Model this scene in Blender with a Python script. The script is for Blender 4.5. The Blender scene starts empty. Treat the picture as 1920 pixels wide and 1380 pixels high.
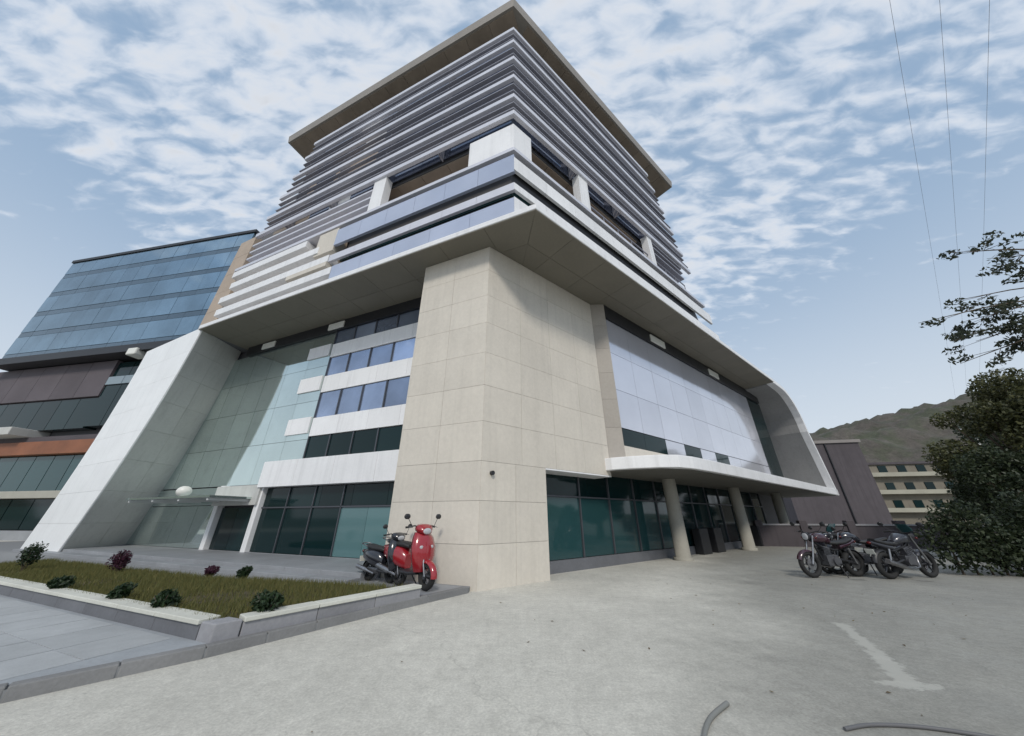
import bpy, bmesh, math, random
import numpy as np
from mathutils import Vector, Matrix
R = math.radians
random.seed(7); rng = np.random.default_rng(7)
scene = bpy.context.scene
col = scene.collection

# ------------------------------------------------------------------ camera
cam_d = bpy.data.cameras.new('camera'); cam = bpy.data.objects.new('camera', cam_d); col.objects.link(cam)
cam_d.sensor_width = 36.0; cam_d.lens = 36.0*600/1920; cam_d.clip_end = 3000; cam_d.clip_start = .05
cam.location = (0, 0, 1.6); cam.rotation_euler = (R(90+25.017), 0, 0)
scene.camera = cam
scene.render.resolution_x, scene.render.resolution_y = 1024, 736

# ------------------------------------------------------------------ sky and sun
SUN_AZ, SUN_EL = R(178), R(41)             # azimuth from +Y, clockwise: veiled sun behind the camera
world = bpy.data.worlds.new('World'); scene.world = world; world.use_nodes = True
def build_world():
    nt = world.node_tree; N = nt.nodes; Lk = nt.links; N.clear()
    def n(t, **k):
        x = N.new(t)
        for a, b in k.items(): setattr(x, a, b)
        return x
    def math_(op, a, b=None, c=None, clamp=False):
        x = n('ShaderNodeMath', operation=op); x.use_clamp = clamp
        for i, v in enumerate((a, b, c)):
            if v is None: continue
            if isinstance(v, (int, float)): x.inputs[i].default_value = v
            else: Lk.new(v, x.inputs[i])
        return x.outputs[0]
    out = n('ShaderNodeOutputWorld'); bg = n('ShaderNodeBackground'); bg.inputs['Strength'].default_value = .10
    Lk.new(bg.outputs[0], out.inputs[0])
    sky = n('ShaderNodeTexSky', sky_type='NISHITA'); sky.sun_disc = False
    sky.sun_elevation = SUN_EL; sky.sun_rotation = SUN_AZ
    sky.air_density = 1.0; sky.dust_density = .8; sky.ozone_density = 1.2
    tc = n('ShaderNodeTexCoord'); sep = n('ShaderNodeSeparateXYZ'); Lk.new(tc.outputs['Generated'], sep.inputs[0])
    z = math_('MAXIMUM', sep.outputs[2], 0.0); zd = math_('ADD', z, .16)
    cmb = n('ShaderNodeCombineXYZ')
    Lk.new(math_('DIVIDE', sep.outputs[0], zd), cmb.inputs[0]); Lk.new(math_('DIVIDE', sep.outputs[1], zd), cmb.inputs[1])
    def noise(scale, detail, rough, dist, rot, sc, off=(0, 0, 0)):
        m = n('ShaderNodeMapping'); m.inputs['Rotation'].default_value = (0, 0, R(rot)); m.inputs['Scale'].default_value = sc
        m.inputs['Location'].default_value = off
        Lk.new(cmb.outputs[0], m.inputs[0])
        t = n('ShaderNodeTexNoise'); Lk.new(m.outputs[0], t.inputs['Vector'])
        t.inputs['Scale'].default_value = scale; t.inputs['Detail'].default_value = detail
        t.inputs['Roughness'].default_value = rough; t.inputs['Distortion'].default_value = dist
        return t.outputs['Fac']
    puffs = noise(10.0, 5, .50, .35, 38, (1.0, 2.3, 1), (3.1, .4, 0))        # altocumulus rows
    big = noise(1.1, 3, .5, .3, 10, (1, 1.1, 1), (2.9, 5.2, 0))              # where the sheet is thick
    fine = noise(17, 5, .6, .2, 28, (1, 1.6, 1), (7, 2, 0))
    s = math_('ADD', math_('MULTIPLY', puffs, 1.0), math_('MULTIPLY', big, .62))
    s = math_('ADD', s, math_('MULTIPLY', fine, .16))
    # cover thins out towards the horizon
    el = n('ShaderNodeMapRange'); Lk.new(sep.outputs[2], el.inputs[0])
    for i, v in enumerate((.36, .60, -.30, .05)): el.inputs[i+1].default_value = v
    s = math_('ADD', s, el.outputs[0])
    mr = n('ShaderNodeMapRange', interpolation_type='SMOOTHSTEP'); Lk.new(s, mr.inputs[0])
    for i, v in enumerate((.74, 1.20, 0, .95)): mr.inputs[i+1].default_value = v
    shade = n('ShaderNodeMapRange'); Lk.new(s, shade.inputs[0])
    for i, v in enumerate((.96, 1.30, 1.0, .68)): shade.inputs[i+1].default_value = v
    cl = n('ShaderNodeMix', data_type='RGBA'); cl.blend_type = 'MULTIPLY'; cl.inputs[0].default_value = 1
    cl.inputs[6].default_value = (7.1, 7.4, 7.9, 1)
    Lk.new(shade.outputs[0], cl.inputs[7])
    # thin veil that whitens the blue
    veil = n('ShaderNodeMix', data_type='RGBA'); veil.inputs[0].default_value = .7
    veil.inputs[7].default_value = (3.1, 4.3, 5.8, 1)
    Lk.new(sky.outputs[0], veil.inputs[6])
    hz = n('ShaderNodeMapRange', interpolation_type='SMOOTHSTEP'); Lk.new(sep.outputs[2], hz.inputs[0])
    for i, v in enumerate((.02, .66, .9, 0)): hz.inputs[i+1].default_value = v
    low = n('ShaderNodeMix', data_type='RGBA'); Lk.new(hz.outputs[0], low.inputs[0]); Lk.new(veil.outputs[2], low.inputs[6]); low.inputs[7].default_value = (5.7, 6.15, 6.6, 1)
    mix = n('ShaderNodeMix', data_type='RGBA')
    Lk.new(mr.outputs[0], mix.inputs[0]); Lk.new(low.outputs[2], mix.inputs[6]); Lk.new(cl.outputs[2], mix.inputs[7])
    Lk.new(mix.outputs[2], bg.inputs[0])
build_world()
sun_d = bpy.data.lights.new('sun', 'SUN'); sun_d.energy = 1.5; sun_d.angle = R(10); sun_d.color = (1, .94, .85)
sun = bpy.data.objects.new('sun', sun_d); col.objects.link(sun)
sd = Vector((math.sin(SUN_AZ)*math.cos(SUN_EL), math.cos(SUN_AZ)*math.cos(SUN_EL), math.sin(SUN_EL)))
sun.rotation_euler = sd.to_track_quat('Z', 'Y').to_euler(); sun.location = (-20, -10, 40)
vs = scene.view_settings; vs.view_transform = 'Standard'; vs.look = 'None'; vs.exposure = 0.32; vs.gamma = 1.0
vs.use_curve_mapping = False

# ------------------------------------------------------------------ materials
MATS = {}
def mat(name, base, rough=.6, metal=0., spec=.5, ior=1.5, var=.0, noise=None, bump=None, col2=None, coat=0., transm=0., stains=None, pervar=0.):
    """Principled with optional colour noise (scale, amount), bump (scale, strength), col2 mix and random tone per piece."""
    if name in MATS: return MATS[name]
    m = bpy.data.materials.new(name); m.use_nodes = True; nt = m.node_tree; N = nt.nodes; Lk = nt.links
    b = N['Principled BSDF']
    b.inputs['Base Color'].default_value = (*base, 1); b.inputs['Roughness'].default_value = rough
    b.inputs['Metallic'].default_value = metal; b.inputs['Specular IOR Level'].default_value = spec; b.inputs['IOR'].default_value = ior
    b.inputs['Coat Weight'].default_value = coat; b.inputs['Coat Roughness'].default_value = .06
    b.inputs['Transmission Weight'].default_value = transm
    geo = N.new('ShaderNodeNewGeometry'); src = None
    def tex(scale, detail=6, rough_=.6, vec=None):
        t = N.new('ShaderNodeTexNoise'); t.inputs['Scale'].default_value = scale; t.inputs['Detail'].default_value = detail
        t.inputs['Roughness'].default_value = rough_; Lk.new(vec or geo.outputs['Position'], t.inputs['Vector']); return t.outputs['Fac']
    def rng_(s, a, b_, c, d):
        x = N.new('ShaderNodeMapRange'); Lk.new(s, x.inputs[0])
        for i, v in enumerate((a, b_, c, d)): x.inputs[i+1].default_value = v
        return x.outputs[0]
    if noise or pervar or col2:
        rgb = N.new('ShaderNodeRGB'); rgb.outputs[0].default_value = (*base, 1); src = rgb.outputs[0]
    if col2:
        x = N.new('ShaderNodeMix'); x.data_type = 'RGBA'; Lk.new(src, x.inputs[6]); x.inputs[7].default_value = (*col2[0], 1)
        Lk.new(rng_(tex(col2[1], 4, .55), .42, .62, 0, 1), x.inputs[0]); src = x.outputs[2]
    for sc_, am in (noise or ()):
        x = N.new('ShaderNodeMix'); x.data_type = 'RGBA'; x.blend_type = 'MULTIPLY'; x.inputs[0].default_value = 1
        Lk.new(src, x.inputs[6]); Lk.new(rng_(tex(sc_), .28, .72, 1-am, 1+am), x.inputs[7]); src = x.outputs[2]
    if pervar:
        oi = N.new('ShaderNodeObjectInfo')
        x = N.new('ShaderNodeMix'); x.data_type = 'RGBA'; x.blend_type = 'MULTIPLY'; x.inputs[0].default_value = 1
        Lk.new(src, x.inputs[6]); Lk.new(rng_(oi.outputs['Random'], 0, 1, 1-pervar, 1+pervar), x.inputs[7]); src = x.outputs[2]
    if stains:                       # vertical rain streaks: noise squeezed in plan, long in height
        mp = N.new('ShaderNodeMapping'); mp.inputs['Scale'].default_value = (3.2, 3.2, .16); Lk.new(geo.outputs['Position'], mp.inputs[0])
        x = N.new('ShaderNodeMix'); x.data_type = 'RGBA'; x.blend_type = 'MULTIPLY'; x.inputs[0].default_value = 1
        Lk.new(src, x.inputs[6]); Lk.new(rng_(tex(1.3, 5, .6, mp.outputs[0]), .5, .75, 1, 1-stains), x.inputs[7]); src = x.outputs[2]
    if src: Lk.new(src, b.inputs['Base Color'])
    if bump:
        bp = N.new('ShaderNodeBump'); bp.inputs['Strength'].default_value = bump[1]; bp.inputs['Distance'].default_value = bump[2] if len(bump) > 2 else .02
        Lk.new(tex(bump[0], 5), bp.inputs['Height']); Lk.new(bp.outputs[0], b.inputs['Normal'])
    MATS[name] = m; return m

def concrete_ground():
    m = bpy.data.materials.new('driveway_concrete'); m.use_nodes = True; nt = m.node_tree; N = nt.nodes; Lk = nt.links
    b = N['Principled BSDF']; b.inputs['Roughness'].default_value = .78; b.inputs['Specular IOR Level'].default_value = .35
    g = N.new('ShaderNodeNewGeometry')
    def tex(scale, detail=6, rough=.6, dist=0):
        t = N.new('ShaderNodeTexNoise'); t.inputs['Scale'].default_value = scale; t.inputs['Detail'].default_value = detail
        t.inputs['Roughness'].default_value = rough; t.inputs['Distortion'].default_value = dist
        Lk.new(g.outputs['Position'], t.inputs['Vector']); return t.outputs['Fac']
    def rg(s, a, b_, c, d, smooth=False):
        x = N.new('ShaderNodeMapRange')
        if smooth: x.interpolation_type = 'SMOOTHSTEP'
        Lk.new(s, x.inputs[0])
        for i, v in enumerate((a, b_, c, d)): x.inputs[i+1].default_value = v
        return x.outputs[0]
    def mixc(f, a, b_, mode='MIX'):
        x = N.new('ShaderNodeMix'); x.data_type = 'RGBA'; x.blend_type = mode
        if isinstance(f, float): x.inputs[0].default_value = f
        else: Lk.new(f, x.inputs[0])
        for i, v in ((6, a), (7, b_)):
            if isinstance(v, tuple): x.inputs[i].default_value = (*v, 1)
            else: Lk.new(v, x.inputs[i])
        return x.outputs[2]
    # an older, darker pour on the right, meeting the newer one along an irregular edge
    sp = N.new('ShaderNodeSeparateXYZ'); Lk.new(g.outputs['Position'], sp.inputs[0])
    def ma(op, a, b_):
        x = N.new('ShaderNodeMath'); x.operation = op
        for i, v in enumerate((a, b_)):
            if isinstance(v, (int, float)): x.inputs[i].default_value = v
            else: Lk.new(v, x.inputs[i])
        return x.outputs[0]
    side = ma('SUBTRACT', sp.outputs[0], ma('MULTIPLY', sp.outputs[1], .52))
    side = ma('ADD', side, ma('MULTIPLY', tex(.55, 5, .6), 3.4))
    old = rg(side, .4, 3.4, 0, 1, True)
    c = mixc(old, (.57, .555, .50), (.31, .305, .275))
    c = mixc(1.0, c, rg(tex(.35, 5, .6, .6), .3, .7, .88, 1.10), 'MULTIPLY')
    c = mixc(1.0, c, rg(tex(2.3, 6, .65), .3, .7, .92, 1.07), 'MULTIPLY')
    c = mixc(1.0, c, rg(tex(38, 4, .7), .3, .7, .80, 1.16), 'MULTIPLY')
    c = mixc(1.0, c, rg(tex(9, 6, .7), .35, .7, .88, 1.10), 'MULTIPLY')
    c = mixc(rg(tex(5.5, 5, .65, .8), .66, .72, 0, .35, True), c, (.17, .168, .15))
    c = mixc(rg(tex(140, 2, .5), .66, .74, 0, .5, True), c, (.14, .138, .13))
    # dark drip stains and tyre dirt
    c = mixc(rg(tex(1.1, 7, .7, 1.2), .62, .74, 0, .30, True), c, (.19, .185, .165))
    # pale mortar streak on the right: two strokes with ragged edges
    def stroke(a, b_, w):
        va = N.new('ShaderNodeVectorMath'); va.operation = 'SUBTRACT'; Lk.new(g.outputs['Position'], va.inputs[0]); va.inputs[1].default_value = (*a, 0)
        dx, dy = b_[0]-a[0], b_[1]-a[1]; L2 = dx*dx+dy*dy
        dt = N.new('ShaderNodeVectorMath'); dt.operation = 'DOT_PRODUCT'; Lk.new(va.outputs[0], dt.inputs[0]); dt.inputs[1].default_value = (dx/L2, dy/L2, 0)
        cl_ = N.new('ShaderNodeClamp'); Lk.new(dt.outputs['Value'], cl_.inputs[0])
        sc = N.new('ShaderNodeVectorMath'); sc.operation = 'SCALE'; sc.inputs[0].default_value = (dx, dy, 0); Lk.new(cl_.outputs[0], sc.inputs['Scale'])
        df = N.new('ShaderNodeVectorMath'); df.operation = 'DISTANCE'; Lk.new(va.outputs[0], df.inputs[0]); Lk.new(sc.outputs[0], df.inputs[1])
        return rg(ma('ADD', df.outputs['Value'], ma('MULTIPLY', ma('SUBTRACT', tex(7, 6, .7), .5), .42)), w*.55, w*1.25, .85, 0, True)
    for st_ in (((5.45, 6.6), (4.62, 5.12), .09), ((4.62, 5.12), (4.2, 4.5), .11), ((3.98, 4.5), (4.4, 4.42), .08)): c = mixc(stroke(*st_), c, (.44, .435, .395))
    for st_ in (((9.7, 10.75), (9.85, 10.7), .13), ((11.3, 10.55), (11.5, 10.5), .12)): c = mixc(stroke(*st_), c, (.17, .165, .15))
    # hairline cracks
    v = N.new('ShaderNodeTexVoronoi'); v.feature = 'DISTANCE_TO_EDGE'; v.inputs['Scale'].default_value = .17
    dv = N.new('ShaderNodeVectorMath'); dv.operation = 'ADD'; Lk.new(g.outputs['Position'], dv.inputs[0])
    tn = N.new('ShaderNodeTexNoise'); tn.inputs['Scale'].default_value = 1.6; tn.inputs['Detail'].default_value = 5; Lk.new(g.outputs['Position'], tn.inputs['Vector'])
    Lk.new(tn.outputs['Color'], dv.inputs[1]); Lk.new(dv.outputs[0], v.inputs['Vector'])
    c = mixc(rg(v.outputs['Distance'], .0, .0025, .22, 0), c, (.10, .10, .095))
    Lk.new(c, b.inputs['Base Color'])
    bp = N.new('ShaderNodeBump'); bp.inputs['Strength'].default_value = .35; bp.inputs['Distance'].default_value = .012
    Lk.new(tex(60, 5, .7), bp.inputs['Height']); Lk.new(bp.outputs[0], b.inputs['Normal'])
    Lk.new(rg(tex(1.4, 5), .3, .7, .6, .9), b.inputs['Roughness'])
    return m

def leafmat(name, c1, c2, rough=.5):
    m = bpy.data.materials.new(name); m.use_nodes = True; nt = m.node_tree; N = nt.nodes; Lk = nt.links
    b = N['Principled BSDF']; b.inputs['Roughness'].default_value = rough; b.inputs['Specular IOR Level'].default_value = .4
    g = N.new('ShaderNodeNewGeometry'); mx = N.new('ShaderNodeMix'); mx.data_type = 'RGBA'
    mx.inputs[6].default_value = (*c1, 1); mx.inputs[7].default_value = (*c2, 1)
    Lk.new(g.outputs['Random Per Island'], mx.inputs[0]); Lk.new(mx.outputs[2], b.inputs['Base Color'])
    tr = N.new('ShaderNodeBsdfTranslucent'); Lk.new(mx.outputs[2], tr.inputs[0]); ms = N.new('ShaderNodeMixShader'); ms.inputs[0].default_value = .25
    Lk.new(b.outputs[0], ms.inputs[1]); Lk.new(tr.outputs[0], ms.inputs[2]); Lk.new(ms.outputs[0], N['Material Output'].inputs[0])
    return m

M_stone = mat('beige_stone_cladding', (.62, .575, .505), .62, noise=[(.7, .06), (9, .05), (60, .05)], bump=(45, .18, .006), pervar=.04, stains=.08)
M_joint = mat('stone_joint', (.40, .38, .35), .9)
M_white = mat('white_painted_panel', (.82, .82, .83), .45, noise=[(.8, .05), (14, .03)], pervar=.04, stains=.13)
M_legwhite = mat('bright_white_panel', (.86, .87, .87), .4, noise=[(.8, .04), (14, .03)], pervar=.02, stains=.07)
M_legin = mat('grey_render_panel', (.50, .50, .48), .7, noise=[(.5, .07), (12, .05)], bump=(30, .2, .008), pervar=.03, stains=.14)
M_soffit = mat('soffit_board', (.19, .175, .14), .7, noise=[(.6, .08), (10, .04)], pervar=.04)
M_roofsof = mat('brown_timber_soffit', (.30, .24, .185), .6, noise=[(1.2, .15)], pervar=.08)
M_fin = mat('satin_aluminium', (.66, .66, .71), .38, metal=.3, noise=[(1.5, .06)])
M_finthin = mat('grey_aluminium_louvre', (.30, .30, .34), .45, metal=.3, noise=[(1.5, .08)])
M_spand = mat('lavender_spandrel_glass', (.44, .49, .62), .16, metal=.25, noise=[(.6, .06)], pervar=.05)
M_glass = mat('coated_blue_glass', (.12, .145, .21), .05, metal=.7, noise=[(.35, .25)], pervar=.25, bump=(.9, .03, .02))
M_glassdk = mat('dark_tinted_glass', (.006, .020, .022), .06, spec=.26, pervar=.25, bump=(.8, .02, .02))
M_glassteal = mat('teal_tinted_glass', (.022, .065, .07), .05, spec=.5, pervar=.15)
M_glasspale = mat('frosted_pale_glass', (.68, .69, .76), .07, metal=.5, spec=.7, noise=[(.25, .08)], pervar=.07)
M_glassgreen = mat('pale_green_glass', (.60, .69, .67), .04, metal=.84, noise=[(.35, .10)], pervar=.08)
M_glassviolet = mat('blue_violet_glass', (.36, .43, .58), .05, metal=.72, noise=[(.4, .3)], pervar=.32, bump=(.6, .05, .03))
M_brown = mat('brown_wall', (.24, .185, .145), .75, noise=[(1.0, .12), (16, .06)], pervar=.05)
M_beigepier = mat('brown_stone_pier', (.42, .34, .27), .7, noise=[(.8, .1), (12, .06)], pervar=.06)
M_dark = mat('dark_metal', (.035, .036, .04), .45, metal=.4)
M_core = mat('core_wall', (.12, .12, .13), .8)
M_mull = mat('dark_mullion', (.10, .105, .12), .4, metal=.5)
M_mulw = mat('white_mullion', (.72, .73, .73), .4)
M_lamp = mat('lamp_diffuser', (.75, .75, .70), .35)
M_kerb = mat('kerb_stone', (.20, .20, .20), .8, noise=[(1.5, .15), (30, .1)], bump=(35, .4, .01), pervar=.08)
M_paver = mat('blue_grey_paver', (.37, .385, .395), .7, noise=[(.6, .14), (5, .07), (50, .07)], bump=(55, .25, .006), pervar=.06)
M_grout = mat('paver_joint', (.22, .225, .23), .95)
M_step = mat('grey_step_stone', (.26, .27, .285), .55, noise=[(.9, .12), (12, .06)], bump=(30, .15, .006), pervar=.07)
M_coping = mat('pale_coping', (.58, .58, .52), .7, noise=[(2, .08), (25, .06)], pervar=.05)
M_planter = mat('dark_planter_stone', (.15, .155, .17), .7, noise=[(1.5, .15), (20, .08)], bump=(30, .3, .008), pervar=.1)
M_plantlt = mat('grey_planter_stone', (.26, .26, .275), .7, noise=[(1.5, .12), (20, .08)], bump=(30, .3, .008), pervar=.08)
M_soil = mat('soil', (.07, .055, .035), .95, noise=[(6, .3)])
M_grass = leafmat('dry_grass', (.085, .105, .032), (.19, .165, .055), .7)
M_leafdark = leafmat('dark_leaf', (.018, .030, .015), (.055, .072, .032))
M_leafolive = leafmat('olive_leaf', (.035, .045, .018), (.12, .12, .045))
M_leafbr = leafmat('branch_leaf', (.03, .045, .03), (.06, .07, .04))
M_leafshrub = leafmat('shrub_leaf', (.012, .028, .012), (.03, .055, .02))
M_leafred = leafmat('dark_red_leaf', (.045, .012, .028), (.08, .025, .045))
M_bark = mat('bark', (.09, .07, .05), .9, noise=[(8, .3)], bump=(20, .8, .02))

# ------------------------------------------------------------------ mesh helpers
class MB:
    def __init__(s): s.v = []; s.f = []; s.sm = []
    def add(s, vs, fs, smooth=False):
        o = len(s.v); s.v += [tuple(map(float, p)) for p in vs]; s.f += [tuple(i+o for i in f) for f in fs]; s.sm += [smooth]*len(fs); return s
    def hexa(s, b, t):                         # bottom quad, top quad (same order)
        vs = list(b)+list(t)
        c = sum((Vector(p) for p in vs), Vector())/8
        fs = [(3, 2, 1, 0), (4, 5, 6, 7)]+[(i, (i+1) % 4, (i+1) % 4+4, i+4) for i in range(4)]
        return s.add(vs, fs)
    def box(s, c, size, rz=0, ry=0, rx=0):
        m = Matrix.Rotation(rz, 4, 'Z') @ Matrix.Rotation(ry, 4, 'Y') @ Matrix.Rotation(rx, 4, 'X')
        x, y, z = (q/2 for q in size); c = Vector(c)
        q = [c+m @ Vector(p) for p in ((-x, -y, -z), (x, -y, -z), (x, y, -z), (-x, y, -z), (-x, -y, z), (x, -y, z), (x, y, z), (-x, y, z))]
        return s.hexa(q[:4], q[4:])
    def prism(s, poly, z0, z1):                # plan polygon
        n = len(poly)
        vs = [(p[0], p[1], z0) for p in poly]+[(p[0], p[1], z1) for p in poly]
        return s.add(vs, [tuple(range(n))[::-1], tuple(range(n, 2*n))]+[(i, (i+1) % n, (i+1) % n+n, i+n) for i in range(n)])
    def extrude(s, pts, vec):                  # any 3-D polygon swept along vec
        n = len(pts); v = Vector(vec); vs = [Vector(p) for p in pts]+[Vector(p)+v for p in pts]
        return s.add(vs, [tuple(range(n))[::-1], tuple(range(n, 2*n))]+[(i, (i+1) % n, (i+1) % n+n, i+n) for i in range(n)])
    def tube(s, pts, rad, n=8, cap=True):
        pts = [Vector(p) for p in pts]; rr = rad if isinstance(rad, (list, tuple)) else [rad]*len(pts)
        vs = []; k = len(pts); ref = None
        for i, p in enumerate(pts):
            d = (pts[min(i+1, k-1)]-pts[max(i-1, 0)]).normalized()
            if ref is None:
                ref = Vector((0, 0, 1)) if abs(d.z) < .9 else Vector((1, 0, 0))
            a = (ref-d*ref.dot(d)).normalized(); b = d.cross(a); ref = a
            vs += [p+(a*math.cos(2*math.pi*j/n)+b*math.sin(2*math.pi*j/n))*rr[i] for j in range(n)]
        fs = [(i*n+j, i*n+(j+1) % n, (i+1)*n+(j+1) % n, (i+1)*n+j) for i in range(k-1) for j in range(n)]
        s.add(vs, fs, True)
        if cap: s.add(vs[:n], [tuple(range(n))[::-1]]); s.add(vs[-n:], [tuple(range(n))])
        return s
    def loft(s, rings, cap=True):              # rings of equal length
        n = len(rings[0]); vs = [p for r in rings for p in r]
        s.add(vs, [(i*n+j, i*n+(j+1) % n, (i+1)*n+(j+1) % n, (i+1)*n+j) for i in range(len(rings)-1) for j in range(n)], True)
        if cap: s.add(rings[0], [tuple(range(n))[::-1]], True); s.add(rings[-1], [tuple(range(n))], True)
        return s
    def torus(s, c, R_, r, n=28, m=10, axis='y', sq=1.0):
        vs = []
        for i in range(n):
            a = 2*math.pi*i/n
            for j in range(m):
                b = 2*math.pi*j/m; q = R_+r*math.cos(b); w = r*sq*math.sin(b)
                p = (q*math.cos(a), w, q*math.sin(a)) if axis == 'y' else (q*math.cos(a), q*math.sin(a), w)
                vs.append((c[0]+p[0], c[1]+p[1], c[2]+p[2]))
        return s.add(vs, [(i*m+j, i*m+(j+1) % m, ((i+1) % n)*m+(j+1) % m, ((i+1) % n)*m+j) for i in range(n) for j in range(m)], True)
    def ball(s, c, r, n=14, m=9, rot=None):
        rx, ry, rz = (r, r, r) if isinstance(r, (int, float)) else r
        rings = []
        for i in range(1, m):
            a = math.pi*i/m-math.pi/2
            rg = [Vector((rx*math.cos(a)*math.cos(2*math.pi*j/n), ry*math.cos(a)*math.sin(2*math.pi*j/n), rz*math.sin(a))) for j in range(n)]
            if rot: rg = [rot @ p for p in rg]
            rings.append([Vector(c)+p for p in rg])
        return s.loft(rings)
    def build(s, name, m, parent=None, world=True, bevel=0, seg=2, subsurf=0):
        me = bpy.data.meshes.new(name)
        off = parent_world(parent) if (parent is not None and world) else Vector((0, 0, 0))
        me.from_pydata([tuple(Vector(p)-off) for p in s.v], [], s.f)
        bm = bmesh.new(); bm.from_mesh(me); bmesh.ops.recalc_face_normals(bm, faces=bm.faces[:]); bm.to_mesh(me); bm.free()
        me.polygons.foreach_set('use_smooth', s.sm if len(s.sm) == len(me.polygons) else [False]*len(me.polygons))
        me.materials.append(m)
        o = bpy.data.objects.new(name, me); col.objects.link(o); o.parent = parent
        if bevel:
            md = o.modifiers.new('bevel', 'BEVEL'); md.width = bevel; md.segments = seg; md.limit_method = 'ANGLE'; md.angle_limit = R(35)
        if subsurf:
            md = o.modifiers.new('sub', 'SUBSURF'); md.levels = subsurf; md.render_levels = subsurf
        return o
def parent_world(o):
    p = Vector((0, 0, 0))
    while o is not None: p += o.location; o = o.parent
    return p
def tag(o, label=None, cat=None, group=None, kind=None):
    if label: o['label'] = label
    if cat: o['category'] = cat
    if group: o['group'] = group
    if kind: o['kind'] = kind
    return o
def empty(name, loc, rz=0, label=None, cat=None, group=None):
    o = bpy.data.objects.new(name, None); col.objects.link(o); o.location = loc; o.rotation_euler.z = rz; o.empty_display_size = .3
    return tag(o, label, cat, group)
def panels(name, A, B, C, D, nx, ny, gap, thick, m, parent, outward, skip=None, lift=0.0):
    """Cut the quad A-B-C-D (A->B along, A->D up) into nx x ny separate thick pieces whose faces look along outward."""
    A, B, C, D = (Vector(p) for p in (A, B, C, D)); o = Vector(outward).normalized(); made = []
    lw = ((B-A).length+(C-D).length)/2; lh = ((D-A).length+(C-B).length)/2
    gu = gap/2/lw; gv = gap/2/lh
    us = nx if isinstance(nx, (list, tuple)) else [i/nx for i in range(nx+1)]
    ws = ny if isinstance(ny, (list, tuple)) else [i/ny for i in range(ny+1)]
    P = lambda u, v: (A*(1-u)+B*u)*(1-v)+(D*(1-u)+C*u)*v
    for i in range(len(us)-1):
        for j in range(len(ws)-1):
            if skip and skip(i, j): continue
            u0, u1, v0, v1 = us[i]+gu, us[i+1]-gu, ws[j]+gv, ws[j+1]-gv
            q = [P(u0, v0), P(u1, v0), P(u1, v1), P(u0, v1)]
            l = o*(lift+random.uniform(-.0015, .0015))
            made.append(MB().hexa([p+l-o*thick for p in q], [p+l for p in q]).build(name, m, parent))
    return made

# building axes: the two street facades leave the corner K at 118 degrees
K = Vector((.78, 7.62, 0))
Lx = Vector((-.9219, .3875, 0)); Rx = Vector((.7854, .6190, 0)); nL = Vector((-.3875, -.9219, 0)); nR = Vector((.6190, -.7854, 0))
UP = Vector((0, 0, 1))
LP = lambda u, d, z: K+Lx*u+nL*d+UP*z
KR = K.copy()                                 # start of the right facade; the tower's stands back from the slab below
RP = lambda u, d, z: KR+Rx*u+nR*d+UP*z
def corner(dl, dr, z=0):
    a, b = dl+nL.dot(K), dr+nR.dot(KR); det = nL.x*nR.y-nL.y*nR.x
    return Vector(((a*nR.y-b*nL.y)/det, (nL.x*b-nR.x*a)/det, z))
uL0 = lambda d: (corner(d, d)-K).dot(Lx)      # where a facade layer at depth d meets its neighbour
uR0 = lambda d: (corner(d, d)-KR).dot(Rx)

# ------------------------------------------------------------------ ground
g = MB().add([(-900, -900, -.16), (900, -900, -.16), (900, 900, -.16), (-900, 900, -.16)], [(0, 1, 2, 3)]).build('ground', mat('far_ground', (.17, .165, .14), .95, noise=[(.05, .25), (.5, .15)]))
tag(g, kind='structure')
d_ = MB().prism([(-60, -60), (120, -60), (120, 60), (40, 60), (5, 26), (-60, 40)], -.3, 0).build('driveway', concrete_ground())
tag(d_, kind='structure')
kerbline = [(-9.2, -.6), (-7.0, 1.75), (-4.86, 4.09), (-3.86, 5.16), (-3.06, 6.25), (-2.42, 7.15), (-1.74, 8.05), (-1.02, 8.98)]
PZ = .12
pv = MB().prism(kerbline+[(-1.0, 9.4), (-3, 12), (-12, 17), (-34, 26), (-42, 10), (-30, -6)], -.2, PZ-.022).build('pavement', M_grout)
tag(pv, kind='structure')
kb = empty('kerb', (-4, 5, 0)); tag(kb, kind='structure')
for i in range(len(kerbline)-1):                         # kerb stones, each about half a metre to a metre
    a, b = Vector((*kerbline[i], 0)), Vector((*kerbline[i+1], 0)); n_ = max(1, round((b-a).length/.9)); t = (b-a)/n_
    nn = Vector((t.y, -t.x, 0)).normalized()
    for k in range(n_):
        p, q = a+t*(k+.008), a+t*(k+.992); h = PZ+.006+random.uniform(-.004, .004)
        MB().hexa([p+nn*.02-UP*.1, q+nn*.02-UP*.1, q-nn*.14-UP*.1, p-nn*.14-UP*.1],
                  [p+UP*h, q+UP*h, q-nn*.14+UP*h, p-nn*.14+UP*h]).build('kerb_stone', M_kerb, kb, bevel=.012)
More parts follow.
